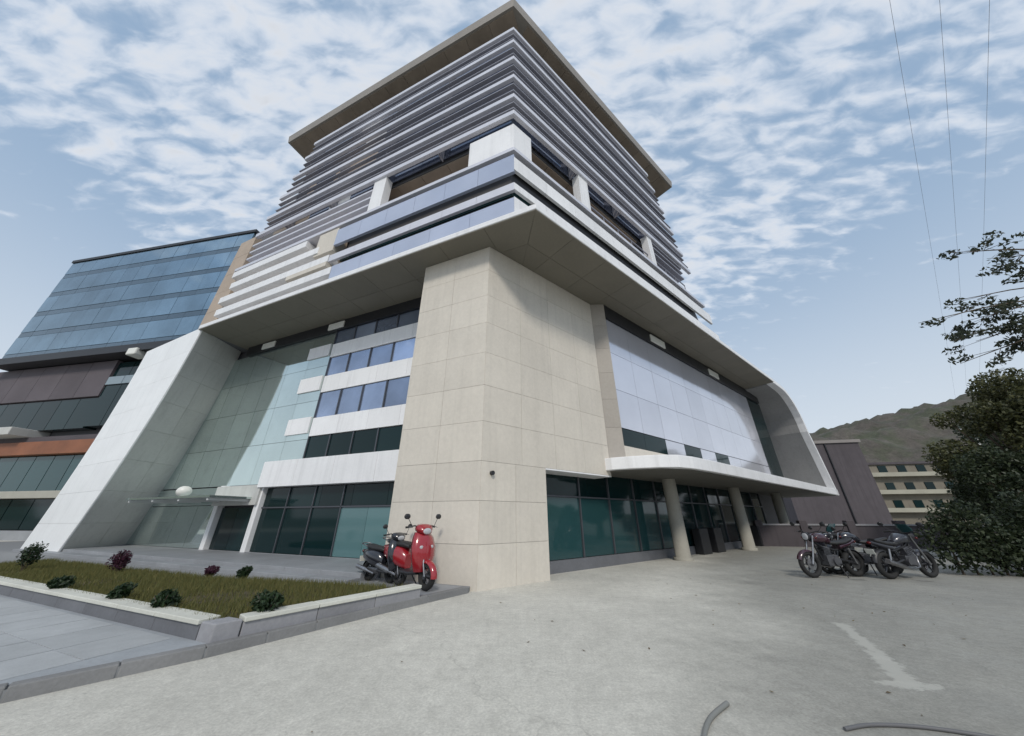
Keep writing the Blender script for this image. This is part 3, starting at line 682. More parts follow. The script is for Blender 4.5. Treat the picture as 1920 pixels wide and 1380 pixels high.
MB().prism(bedxy, .1, HP-.07).build('soil', M_soil, PL)
def lawn(n_):
    xs = np.array(bedxy); lo, hi = xs.min(0), xs.max(0); vs = []; fs = []; k = 0
    while k < n_:
        x, y = rng.uniform(lo, hi)
        if not inside(bedxy, x, y): continue
        # dry bare patches thin the lawn out
        if math.sin(x*1.7+y*.6)+math.sin(y*2.3-x*.8) > 1.3 and rng.random() < .6: continue
        a = rng.uniform(0, 6.28); h = rng.uniform(.05, .13); w = .006; le = rng.uniform(.01, .06); b = rng.uniform(0, 6.28)
        z = HP-.075; o = len(vs)
        vs += [(x-w*math.cos(a), y-w*math.sin(a), z), (x+w*math.cos(a), y+w*math.sin(a), z), (x+le*math.cos(b), y+le*math.sin(b), z+h)]
        fs.append((o, o+1, o+2)); k += 1
    me = bpy.data.meshes.new('lawn'); me.from_pydata(vs, [], fs); me.materials.append(M_grass)
    o = bpy.data.objects.new('lawn', me); col.objects.link(o); return tag(o, 'dry olive green grass growing in the stone planter', 'grass', kind='stuff')
lawn(42000)

# ------------------------------------------------------------------ foliage
def leaves(cl, n_, size, m, name, parent, droop=.3, aspect=.5):
    """cl: list of (centre, radius xyz); n_ small pointed leaves spread through their volumes, denser at the shell."""
    w = np.array([r[0]*r[1]*r[2] for _, r in cl])**.8; w /= w.sum()
    idx = rng.choice(len(cl), n_, p=w)
    cen = np.array([c for c, _ in cl])[idx]; rad = np.array([r for _, r in cl])[idx]
    d = rng.normal(size=(n_, 3)); d /= np.linalg.norm(d, axis=1)[:, None]
    rr = rng.uniform(.25, 1.0, n_)**.55
    p = cen+d*rad*rr[:, None]
    ax = rng.normal(size=(n_, 3)); ax[:, 2] -= droop; ax /= np.linalg.norm(ax, axis=1)[:, None]
    nn = rng.normal(size=(n_, 3))+d*.6+np.array([0, 0, .5]); sd_ = np.cross(ax, nn); sd_ /= np.linalg.norm(sd_, axis=1)[:, None]
    s = size*rng.uniform(.6, 1.35, n_)[:, None]
    v = np.stack([p-ax*s*.5, p+sd_*s*aspect*.5, p+ax*s*.5, p-sd_*s*aspect*.5], 1).reshape(-1, 3)
    me = bpy.data.meshes.new(name)
    me.vertices.add(len(v)); me.vertices.foreach_set('co', (v-np.array(parent_world(parent))).ravel())
    me.loops.add(n_*4); me.loops.foreach_set('vertex_index', np.arange(n_*4)); me.polygons.add(n_)
    me.polygons.foreach_set('loop_start', np.arange(n_)*4); me.polygons.foreach_set('loop_total', np.full(n_, 4)); me.update()
    me.materials.append(m); o = bpy.data.objects.new(name, me); col.objects.link(o); o.parent = parent; return o
def tree(base, h, clumps, n_, size, m, label, cat='tree', trunk_r=.16, name='tree', group=None, m2=None):
    t = empty(name, base, 0, label, cat, group); b = Vector(base)
    tk = MB(); top = b+Vector((random.uniform(-.2, .2), random.uniform(-.2, .2), h*.55))
    tk.tube([b-UP*.1, b+UP*h*.12, b.lerp(top, .5)+Vector((.06, .05, 0)), top], [trunk_r*1.4, trunk_r, trunk_r*.8, trunk_r*.5], 10)
    for c, r in clumps:
        c = Vector(c); s = b.lerp(top, random.uniform(.55, 1)); md = s.lerp(c, .5)+Vector((0, 0, -.12*(c-s).length+.1))
        tk.tube([s, md, c], [trunk_r*.42, trunk_r*.26, trunk_r*.08], 6)
    tk.build('trunk', M_bark, t)
    half = leaves(clumps, n_, size, m, 'crown', t)
    return t
def crown_clumps(c, r, n_, rr):
    out = []
    for _ in range(n_):
        d = Vector((random.gauss(0, 1), random.gauss(0, 1), random.gauss(0, 1))).normalized(); k = random.uniform(.35, 1)**.6
        p = Vector(c)+Vector((d.x*r[0]*k, d.y*r[1]*k, d.z*r[2]*k)); q = rr*random.uniform(.65, 1.25)
        out.append((tuple(p), (q, q, q*.75)))
    return out
# small plants in the planter and beside the steps
def shrub(x, y, z, r, h, m, label, n_=800, size=.07):
    t = empty('shrub', (x, y, z), 0, label, 'shrub', 'small shrubs around the planter')
    st = MB()
    for k in range(5):
        a = k*1.26+random.random(); st.tube([(x, y, z-.03), (x+math.cos(a)*r*.35, y+math.sin(a)*r*.35, z+h*.5), (x+math.cos(a)*r*.6, y+math.sin(a)*r*.6, z+h*.85)], [.012, .009, .004], 5)
    st.build('stem', M_bark, t)
    cl = [((x+random.uniform(-.4, .4)*r, y+random.uniform(-.4, .4)*r, z+h*random.uniform(.4, .75)), (r*.62, r*.62, h*.38)) for _ in range(5)]
    leaves(cl, n_, size, m, 'foliage', t, .1, .45)
shrub(-3.72, 5.95, HP-.08, .30, .34, M_leafshrub, 'dark shrub at the near corner of the planter', 1200)
shrub(-5.50, 6.12, HP-.08, .21, .28, M_leafshrub, 'small dark shrub at the middle of the planter front edge')
shrub(-6.85, 6.72, HP-.08, .2, .27, M_leafshrub, 'small dark shrub on the planter edge, second from the left')
shrub(-9.0, 7.62, HP-.08, .24, .30, M_leafshrub, 'spreading dark shrub on the planter edge, below the white leg')
shrub(-10.4, 9.9, HP-.08, .26, .55, M_leafred, 'dark reddish shrub behind the lawn, left of the steps')
shrub(-7.35, 9.2, HP-.08, .17, .24, M_leafred, 'small purple shrub behind the lawn, left of a dark one')
shrub(-6.35, 8.95, HP-.08, .15, .26, M_leafshrub, 'small dark shrub behind the lawn, nearest the entrance')
shrub(-13.3, 10.2, HP-.08, .3, .7, M_leafshrub, 'tall dark shrub at the foot of the white leaning leg')
# terrace planting high on the tower
def terrace_plant(u, h, label):
    p = RP(u, -1.5, 15.2); t = empty('terrace_plant', p, 0, label, 'plant', 'plants on the tower terrace')
    MB().tube([p, p+UP*.3], [.16, .2], 12).build('pot', M_stone, t)
    leaves([(tuple(p+UP*(.3+h*.5)), (.36, .36, h*.5)), (tuple(p+UP*(.3+h*.8)+Rx*.15), (.28, .28, h*.3))], 500, .14, M_leafolive, 'foliage', t)
terrace_plant(2.0, 1.1, 'bushy green plant on the tower terrace near the white corner wall')
terrace_plant(3.0, .8, 'smaller green plant on the tower terrace beside the white pier')

# ------------------------------------------------------------------ neighbouring glass tower on the left
NB = Vector((-53.58, 30, 0)); ex = Vector((.9836, -.1803, 0)); ny = Vector((-.1803, -.9836, 0))
NP = lambda v, d, z: NB+ex*v+ny*d+UP*z
NBE = empty('glass_tower', NP(12, -5, 0), 0, 'blue glass office tower behind the white leg, on dark podium floors', 'building')
def nseg(v0, v1, z0, z1, d0, d1, name, m, bevel=0): return MB().prism([NP(v, d, 0).xy for v, d in ((v0, d1), (v1, d1), (v1, d0), (v0, d0))], z0, z1).build(name, m, NBE, bevel=bevel)
nseg(.1, 30, 16.4, 29.9, -16, -.3, 'wall', M_core); nseg(-4, 30, -.2, 16.0, -16, -2.0, 'podium_wall', M_core)
M_nb = mat('neighbour_blue_glass', (.21, .31, .395), .05, metal=.7, noise=[(.12, .3), (.5, .1)], pervar=.07, bump=(.4, .03, .03))
M_nbsp = mat('neighbour_spandrel', (.09, .14, .19), .2, metal=.4, pervar=.1)
vs_ = divide(0, 26, 2.0)
zf = [16.5, 19.2, 21.9, 24.6, 27.3, 29.7]
for z0, z1 in zip(zf[:-1], zf[1:]):
    for a, b in zip(vs_[:-1], vs_[1:]):
        nseg(a+.012, b-.012, z0+.62, z1-.03, -.25, random.uniform(-.015, .0), 'pane', M_nb)
        nseg(a+.012, b-.012, z0+.02, z0+.58, -.25, -.03, 'spandrel_panel', M_nbsp)
nseg(-.1, 26.2, 29.7, 30.05, -16, .1, 'parapet', M_dark); nseg(-.3, 27, 15.7, 16.45, -16, .3, 'overhang_slab', M_dark)
nseg(18.2, 19.3, 15.2, 15.9, -.6, .5, 'flood_lamp', M_lamp, .1)
M_mauve = mat('mauve_cladding', (.10, .085, .095), .7, noise=[(.3, .15)], pervar=.12)
for a, b in zip(*(lambda q: (q[:-1], q[1:]))(divide(-4, 15, 3.2))): nseg(a+.02, b-.02, 11.9, 15.6, -2, -.9, 'cladding_panel', M_mauve)
for a, b in zip(*(lambda q: (q[:-1], q[1:]))(divide(15, 27, 2.0))):
    nseg(a+.03, b-.03, 13.9, 15.4, -2, -1.1, 'pane', M_glassdk); nseg(a+.03, b-.03, 13.0, 13.8, -2, -.9, 'spandrel_panel', mat('podium_spandrel', (.22, .28, .32), .3, pervar=.1)); nseg(a+.03, b-.03, 9.0, 12.9, -2, -1.0, 'pane', M_glassdk)
for a, b in zip(*(lambda q: (q[:-1], q[1:]))(divide(-4, 15, 2.4))): nseg(a+.03, b-.03, 8.9, 11.8, -2, -1.1, 'pane', M_glassdk)
nseg(-4, 9.5, 8.2, 8.9, -2, .4, 'canopy_beam', M_legin, .05)
nseg(-4, 27, 7.75, 8.2, -2, -.9, 'cladding_band', M_mauve)
nseg(-4, 27, 6.55, 7.7, -2, -.6, 'orange_fascia', mat('orange_fascia_paint', (.25, .095, .045), .55, noise=[(.5, .25)]), .03)
for a, b in zip(*(lambda q: (q[:-1], q[1:]))(divide(-4, 27, 2.2))): nseg(a+.04, b-.04, 3.6, 6.5, -2, -1.1, 'pane', M_glassteal)
nseg(-4, 27, 3.0, 3.55, -2, -.5, 'pale_band', mat('pale_band_paint', (.38, .37, .32), .7, noise=[(.6, .1)]), .02)
for a, b in zip(*(lambda q: (q[:-1], q[1:]))(divide(-4, 27, 2.6))): nseg(a+.05, b-.05, .7, 2.95, -2, -1.2, 'pane', M_glassdk)
nseg(-4, 27, -.2, .65, -2, -.4, 'plinth', M_step)

# ------------------------------------------------------------------ right-hand background
M_rend = mat('mauve_render', (.085, .074, .082), .85, noise=[(.15, .12), (1.2, .06), (20, .04)], bump=(20, .2, .01), stains=.25)
wb = empty('rendered_building', (45, 45, 0), 0, 'plain mauve grey building with blank wall behind the motorcycles', 'building')
MB().prism([(38, 47.0), (48.3, 44.9), (53, 62), (44, 66)], -.2, 11.1).build('wall', M_rend, wb)
MB().prism([(37.8, 46.85), (48.5, 44.65), (53.3, 62.2), (43.8, 66.3)], 11.1, 11.5).build('parapet', mat('parapet_render', (.25, .23, .22), .8, noise=[(.6, .1)]), wb)
MB().tube([(44.2, 45.6, 11), (44.2, 45.6, 0)], .09, 8).build('drainpipe', M_dark, wb)
ap = empty('pale_house_block', (75, 62, 0), 0, 'faint pale low building with balcony bands below the brown hillside', 'building')
M_apt = mat('apartment_render', (.20, .18, .145), .85, noise=[(.12, .2), (.8, .08)], stains=.2)
MB().prism([(62, 64), (86, 59.2), (89, 74), (65, 80)], -.2, 10.6).build('wall', M_apt, ap)
MB().prism([(61.7, 63.7), (86.3, 58.8), (89.3, 74.3), (64.8, 80.4)], 10.6, 11.0).build('roof', M_rend, ap)
ea = Vector((30, -6, 0)).normalized(); na = Vector((-.196, -.98, 0))
AP = lambda v, d: Vector((62, 64, 0))+ea*v+na*d
for z in (2.4, 5.4, 8.4):
    MB().prism([AP(v, d).xy for v, d in ((.4, 1.1), (20, 1.1), (20, .01), (.4, .01))], z, z+.7).build('balcony', mat('balcony_paint', (.36, .345, .28), .8, noise=[(.5, .1)]), ap)
    for v in range(1, 23, 3):
        MB().prism([AP(q, d).xy for q, d in ((v, .12), (v+1.3, .12), (v+1.3, -.1), (v, -.1))], z+.75, z+2.0).build('window', M_glassdk, ap)
def hillside():
    nx, nyy = 90, 40; vs = []; fs = []
    for j in range(nyy+1):
        for i in range(nx+1):
            x = 45+170*i/nx; y = 74+130*j/nyy
            ridge_ = 15+.16*(x-75) if x > 75 else 15-.05*(75-x)
            h = ridge_*math.sin(min(j/nyy*1.8, 1)*math.pi/2)*(.55+.45*math.sin(math.pi*min(1, (i+4)/14)/2))
            h += 1.1*math.sin(x*.31+y*.17)+.8*math.sin(x*.13-y*.41)+random.uniform(-.45, .45)
            if j == 0: h = -1
            vs.append((x, y, h*1.4))
    for j in range(nyy):
        for i in range(nx): a = j*(nx+1)+i; fs.append((a, a+1, a+nx+2, a+nx+1))
    return tag(MB().add(vs, fs, True).build('hillside', mat('brown_hillside', (.095, .084, .072), .95, noise=[(.08, .25), (.5, .25), (2, .15)], col2=((.06, .065, .042), .16), bump=(.8, .8, .5))), kind='structure')
hillside()
# far wooded ridge closing the horizon
def ridge():
    vs = []; fs = []; n_ = 160
    for i in range(n_+1):
        a = R(-100+300*i/n_); r_ = 420; h = 16+9*math.sin(a*3.1+1)+6*math.sin(a*7.7)+3*math.sin(a*19)
        for rr, hh in ((r_-60, -1), (r_, h*.7), (r_+60, h), (r_+160, -1)): vs.append((rr*math.sin(a), rr*math.cos(a), max(hh, -1)))
    for i in range(n_):
        for j in range(3): fs.append((i*4+j, (i+1)*4+j, (i+1)*4+j+1, i*4+j+1))
    return tag(MB().add(vs, fs, True).build('hills', mat('hill_vegetation', (.085, .095, .06), .95, noise=[(.05, .3), (.3, .25)])), kind='structure')
ridge()
# low boundary wall behind the parked motorcycles
bw = empty('boundary_wall', (22, 19, 0), 0, 'low grey boundary wall with coping behind the motorcycles', 'wall')
a, b = Vector((15.5, 22.4, 0)), Vector((36, 16.6, 0)); t = (b-a).normalized(); nb = Vector((t.y, -t.x, 0))
k = 9; w = (b-a).length/k
for i in range(k):
    p, q = a+t*(i*w+.2), a+t*((i+1)*w-.2)
    MB().hexa([p-UP*.1, q-UP*.1, q-nb*.2-UP*.1, p-nb*.2-UP*.1], [p+UP*1.15, q+UP*1.15, q-nb*.2+UP*1.15, p-nb*.2+UP*1.15]).build('wall_panel', M_rend, bw)
    MB().hexa([p+nb*.05+UP*1.152, q+nb*.05+UP*1.152, q-nb*.25+UP*1.152, p-nb*.25+UP*1.152], [p+nb*.05+UP*1.24, q+nb*.05+UP*1.24, q-nb*.25+UP*1.24, p-nb*.25+UP*1.24]).build('coping', M_plantlt, bw)
for i in range(k+1):
    p = a+t*i*w-nb*.1
    MB().box(p+UP*.68, (.4, .4, 1.5), math.atan2(t.y, t.x)).build('pillar', M_rend, bw, bevel=.02)

# trees and hedge on the right
tree((21.6, 13.6, 0), 7.6, crown_clumps((23.2, 13.8, 4.3), (3.5, 2.6, 3.0), 44, .85), 46000, .15, M_leafolive, 'tall olive green tree at the right edge of the picture', trunk_r=.24)
tree((19.6, 13.4, 0), 4.6, crown_clumps((19.8, 13.4, 2.7), (1.3, 1.4, 1.4), 16, .72), 18000, .13, M_leafdark, 'shorter dark green tree left of the tall olive tree', trunk_r=.15)
tree((34.5, 20.5, 0), 9, crown_clumps((34.5, 20.5, 6.0), (3.4, 3, 3.2), 24, 1.2), 24000, .2, M_leafdark, 'dark tree standing behind the tall olive tree', trunk_r=.22)
tree((33.5, 24.5, 0), 4.2, crown_clumps((33.5, 24.5, 2.3), (1.5, 1.5, 1.4), 14, .75), 9000, .2, M_leafdark, 'small dark tree in front of the low pale building', trunk_r=.14)
def hedge():
    t = empty('hedge', (19, 12, 0), 0, 'dense dark hedge along the right edge under the trees', 'hedge')
    a, b = Vector((13.9, 11.6, 0)), Vector((27, 10.2, 0)); cl = []; st = MB()
    for i in range(34):
        f = i/33; p = a.lerp(b, f); h = 1.75+.4*math.sin(i*1.3)+.7*f+random.uniform(-.15, .25)
        cl.append(((p.x+random.uniform(-.2, .2), p.y+random.uniform(-.2, .2), h*.52), (.62, .62, h*.52)))
        st.tube([p-UP*.05, p+UP*h*.8], [.03, .015], 5)
    st.build('stem', M_bark, t); leaves(cl, 42000, .12, M_leafdark, 'foliage', t, .1, .55)
hedge()

# overhanging street tree whose trunk stands just out of the picture
def street_tree():
    base = Vector((17.6, 4.6, 0)); t = empty('street_tree', base, 0, 'sparse leafy branches reaching in from the right edge of the sky', 'tree')
    tk = MB(); crown = Vector((17.2, 5.0, 6.2))
    tk.tube([base-UP*.1, base+UP*.6, base+Vector((-.1, .1, 3)), crown], [.26, .2, .17, .11], 10)
    cl = []
    tips = [((11.54, 6.49, 8.03), 3), ((12.76, 6.55, 7.9), 4), ((13.33, 6.76, 7.44), 5), ((13.65, 6.46, 8.09), 4), ((12.04, 7.28, 6.34), 6), ((12.47, 7.49, 5.89), 6), ((13.04, 7.58, 5.69), 6),
            ((13.54, 7.55, 5.76), 5), ((11.82, 7.49, 5.89), 5), ((12.04, 7.74, 5.34), 2), ((10.92, 7.28, 6.33), 2), ((13.19, 7.25, 6.41), 4), ((12.61, 7.19, 6.54), 5), ((13.54, 7.01, 6.93), 4), ((12.9, 6.64, 7.7), 3), ((11.9, 7.1, 6.9), 2),
            ((15.2, 5.4, 8.0), 4), ((16.3, 4.4, 8.4), 5), ((18.6, 5.6, 8.3), 5), ((19.2, 3.8, 7.6), 5), ((17.2, 3.2, 7.4), 5)]
    for tip, n_ in tips:
        tip = Vector(tip); m1 = crown.lerp(tip, .45)+Vector((0, 0, .35)); m2 = crown.lerp(tip, .8)+Vector((0, 0, .2))
        tk.tube([crown-UP*random.uniform(0, .8), m1, m2, tip], [.05, .03, .016, .005], 6)
        for k in range(n_):
            q = m2.lerp(tip, random.uniform(.0, 1.05))+Vector((random.gauss(0, .26), random.gauss(0, .26), random.gauss(0, .15)))
            tk.tube([m2.lerp(tip, .3), q], [.008, .003], 4); cl.append((tuple(q), (.22, .22, .11)))
    tk.build('trunk', M_bark, t); leaves(cl, 3700, .12, M_leafbr, 'crown', t, .5, .42)
street_tree()

M_cable = mat('cable_sheath', (.20, .20, .22), .6)
# ------------------------------------------------------------------ overhead cables with their far pole
def pole(p, label):
    t = empty('utility_pole', p, 0, label, 'pole'); p = Vector(p)
    MB().tube([p-UP*.3, p+UP*9.4], [.16, .11], 12).build('mast', M_legin, t)
    MB().box(p+UP*8.95, (2.0, .12, .14), math.atan2(nR.y, nR.x)).build('cross_arm', M_dark, t)
    for s in (-.48, 0, .48): MB().tube([p+nR*s+UP*9.02, p+nR*s+UP*9.2], [.05, .035], 10).build('insulator', M_white, t)
far = RP(46, 8.75, 0); near = RP(-16, 7.75, 0)
pole(tuple(far), 'distant utility pole behind the trees carrying three cables')
pole(tuple(near), 'utility pole behind the viewer carrying the near cable ends')
for s, lab in ((-.48, 'thin overhead cable nearest the tower in the right sky'), (0, 'thin overhead cable, middle of the three in the right sky'), (.48, 'thin overhead cable, rightmost of the three in the sky')):
    a, b = near+nR*s+UP*9.2, far+nR*s+UP*9.2
    pts = [a.lerp(b, i/24)-UP*.35*4*(i/24)*(1-i/24)*.55 for i in range(25)]
    tag(MB().tube(pts, .0022, 6).build('overhead_cable', M_cable), lab, 'cable', 'overhead cables')

# ------------------------------------------------------------------ two-wheelers (x forward, z up, wheels on z = 0)
M_tyre = mat('tyre_rubber', (.018, .018, .018), .8, noise=[(20, .2)])
M_chrome = mat('dusty_chrome', (.30, .30, .31), .3, metal=.9, noise=[(15, .25)])
M_rim = mat('alloy_rim', (.12, .12, .13), .4, metal=.8)
M_blackpl = mat('black_plastic', (.022, .022, .025), .45)
M_seat = mat('seat_vinyl', (.02, .02, .021), .55, noise=[(30, .15)], bump=(80, .2, .004))
M_engine = mat('engine_alloy', (.14, .14, .15), .4, metal=.7, noise=[(12, .2)])
M_headl = mat('headlamp_lens', (.45, .46, .48), .12, spec=.8)
M_red = mat('red_paint', (.30, .014, .022), .25, coat=.8, noise=[(3, .06)])
M_maroon = mat('maroon_paint', (.04, .012, .022), .25, coat=.7)
M_blackp = mat('black_paint', (.016, .017, .024), .2, coat=.8)
M_greyp = mat('grey_paint', (.045, .047, .058), .3, coat=.5, metal=.3)
M_tail = mat('tail_lens', (.10, .006, .006), .25)
M_plate = mat('number_plate', (.6, .6, .55), .5)
def wheel(parent, x, r, w, spokes=5, rim_r=.62):
    t = MB().torus((x, 0, r), r-w/2, w/2, 32, 10, 'y', 1.05).build('wheel', M_tyre, parent, world=False)
    rm = MB().torus((x, 0, r), r*rim_r+.012, .016, 28, 8, 'y', 2.2)
    for k in range(spokes):
        a = 2*math.pi*k/spokes; e = Vector((x+math.cos(a)*r*rim_r, 0, r+math.sin(a)*r*rim_r)); c = Vector((x, 0, r))
        for y in (-.022, .022): rm.tube([c+Vector((0, y, 0)), e], [.018, .012], 6)
    rm.tube([(x, -.075, r), (x, .075, r)], .045, 14)
    rm.build('rim', M_rim, t, world=False)
    ds = MB().tube([(x, .052, r), (x, .058, r)], r*.42, 24); ds.build('brake_disc', M_chrome, t, world=False)
def arc(c, r, a0, a1, n_=10): return [(c[0]+r*math.cos(R(a0+(a1-a0)*i/n_)), 0, c[1]+r*math.sin(R(a0+(a1-a0)*i/n_))) for i in range(n_+1)]
def fender(parent, x, rw, rad, a0, a1, half, m):
    rings = []
    for p in arc((x, rw), rad, a0, a1, 12):
        d = Vector((p[0]-x, 0, p[2]-rw)).normalized(); q = Vector(p)
        rings.append([q+Vector((0, y*half, 0))-d*abs(y)**2*.045+d*o_ for y, o_ in ((-1, 0), (-.5, 0), (0, 0), (.5, 0), (1, 0), (1, -.008), (0, -.008), (-1, -.008))])
    return MB().loft(rings).build('fender', m, parent, world=False)
def sect(x, z, hw, hh, n_=14, p=2.6):                     # superellipse ring across the machine
    out = []
    for i in range(n_):
        a = 2*math.pi*i/n_; c, s = math.cos(a), math.sin(a)
        out.append(Vector((x, math.copysign(abs(c)**(2/p), c)*hw, z+math.copysign(abs(s)**(2/p), s)*hh)))
    return out
def mirrors(parent, x, z, y=.36):
    for s in (-1, 1):
        o = MB().tube([(x, s*.26, z), (x-.03, s*y, z+.16)], .006, 6).build('mirror', M_blackpl, parent, world=False)
        MB().ball((x-.035, s*(y+.03), z+.2), (.025, .075, .055), 12, 7).build('mirror_glass', M_blackpl, o, world=False)
def handlebar(parent, x, z, w=.34):
    o = MB().tube([(x-.10, -w, z), (x-.02, -w*.55, z+.03), (x+.03, -.08, z-.02), (x+.03, .08, z-.02), (x-.02, w*.55, z+.03), (x-.10, w, z)], .013, 8).build('handlebar', M_blackpl, parent, world=False)
    for s in (-1, 1):
        MB().tube([(x-.10, s*w, z), (x-.055, s*(w-.13), z+.015)], .019, 8).build('grip', M_tyre, o, world=False)
        MB().tube([(x-.01, s*(w-.10), z+.02), (x+.0, s*(w+.0), z-.01)], .006, 6).build('lever', M_chrome, o, world=False)
def scooter(loc, rz, body, label, plate=True, group=None, sc_=1.0):
    t = empty('motor_scooter', loc, rz, label, 'scooter', group)
    r = .235; wheel(t, .64, r, .11, 6); wheel(t, -.58, r, .12, 6)
    fender(t, .64, r, .275, -5, 150, .075, body)
    # steering column and fork
    MB().tube([(.66, -.07, r), (.60, -.07, .42), (.47, -.03, .80)], .02, 8).tube([(.66, .07, r), (.60, .07, .42), (.47, .03, .80)], .02, 8).build('fork', M_chrome, t, world=False)
    # leg shield: a curved front apron
    rings = []
    for x, z, hw, th in ((.50, .30, .17, .05), (.53, .42, .23, .06), (.52, .56, .27, .075), (.49, .72, .27, .09), (.45, .88, .23, .09), (.41, .98, .17, .07)):
        rings.append([Vector((x+th-abs(y)**2.2*.10, y*hw, z)) for y in np.linspace(-1, 1, 9)]+[Vector((x-.02-abs(y)**2.2*.06, y*hw, z)) for y in np.linspace(1, -1, 9)])
    MB().loft(rings).build('front_apron', body, t, world=False)
    MB().loft([sect(.28, 1.02, .09, .04), sect(.36, 1.05, .19, .085), sect(.46, 1.04, .18, .085), sect(.53, 1.0, .11, .06)]).build('headset', body, t, world=False)
    MB().ball((.52, 0, 1.0), (.035, .11, .06), 14, 8).build('headlight', M_headl, t, world=False)
    for s in (-1, 1): MB().ball((.55, s*.12, .72), (.02, .045, .035), 10, 6).build('indicator', M_headl, t, world=False)
    MB().loft([sect(.44, .29, .13, .045), sect(.2, .26, .16, .04), sect(-.1, .27, .15, .05)]).build('floorboard', M_blackpl, t, world=False)
    MB().loft([sect(-.02, .42, .08, .14), sect(-.12, .50, .18, .19), sect(-.40, .55, .22, .19), sect(-.70, .60, .18, .14), sect(-.90, .64, .06, .06)]).build('rear_body', body, t, world=False)
    MB().loft([sect(.02, .70, .06, .035), sect(-.08, .735, .13, .055), sect(-.38, .745, .15, .06), sect(-.66, .785, .14, .055), sect(-.80, .80, .08, .03)]).build('seat', M_seat, t, world=False)
    MB().tube([(-.62, .13, .78), (-.92, .12, .84), (-.97, 0, .85), (-.92, -.12, .84), (-.62, -.13, .78)], .013, 8).build('grab_rail', M_chrome, t, world=False)
    MB().ball((-.90, 0, .66), (.04, .09, .045), 12, 7).build('tail_light', M_tail, t, world=False)
    MB().box((-.93, 0, .48), (.012, .2, .13), 0, R(-12)).build('number_plate', M_plate, t, world=False)
    MB().loft([sect(-.1, .27, .05, .07), sect(-.35, .25, .09, .09), sect(-.62, .24, .07, .08)]).build('engine', M_engine, t, world=False)
    MB().tube([(-.2, -.14, .2), (-.42, -.17, .25), (-.46, -.17, .26), (-.86, -.18, .33)], [.02, .025, .05, .055], 12).build('exhaust', M_chrome, t, world=False)
    fender(t, -.58, r, .29, 40, 165, .07, M_blackpl)
    MB().tube([(-.05, .10, .25), (.0, .24, .02)], .012, 6).tube([(-.05, -.10, .25), (.0, -.2, .1)], .012, 6).build('stand', M_dark, t, world=False)
    handlebar(t, .38, 1.07, .36); mirrors(t, .38, 1.07)
    t.scale = (sc_,)*3
    return t
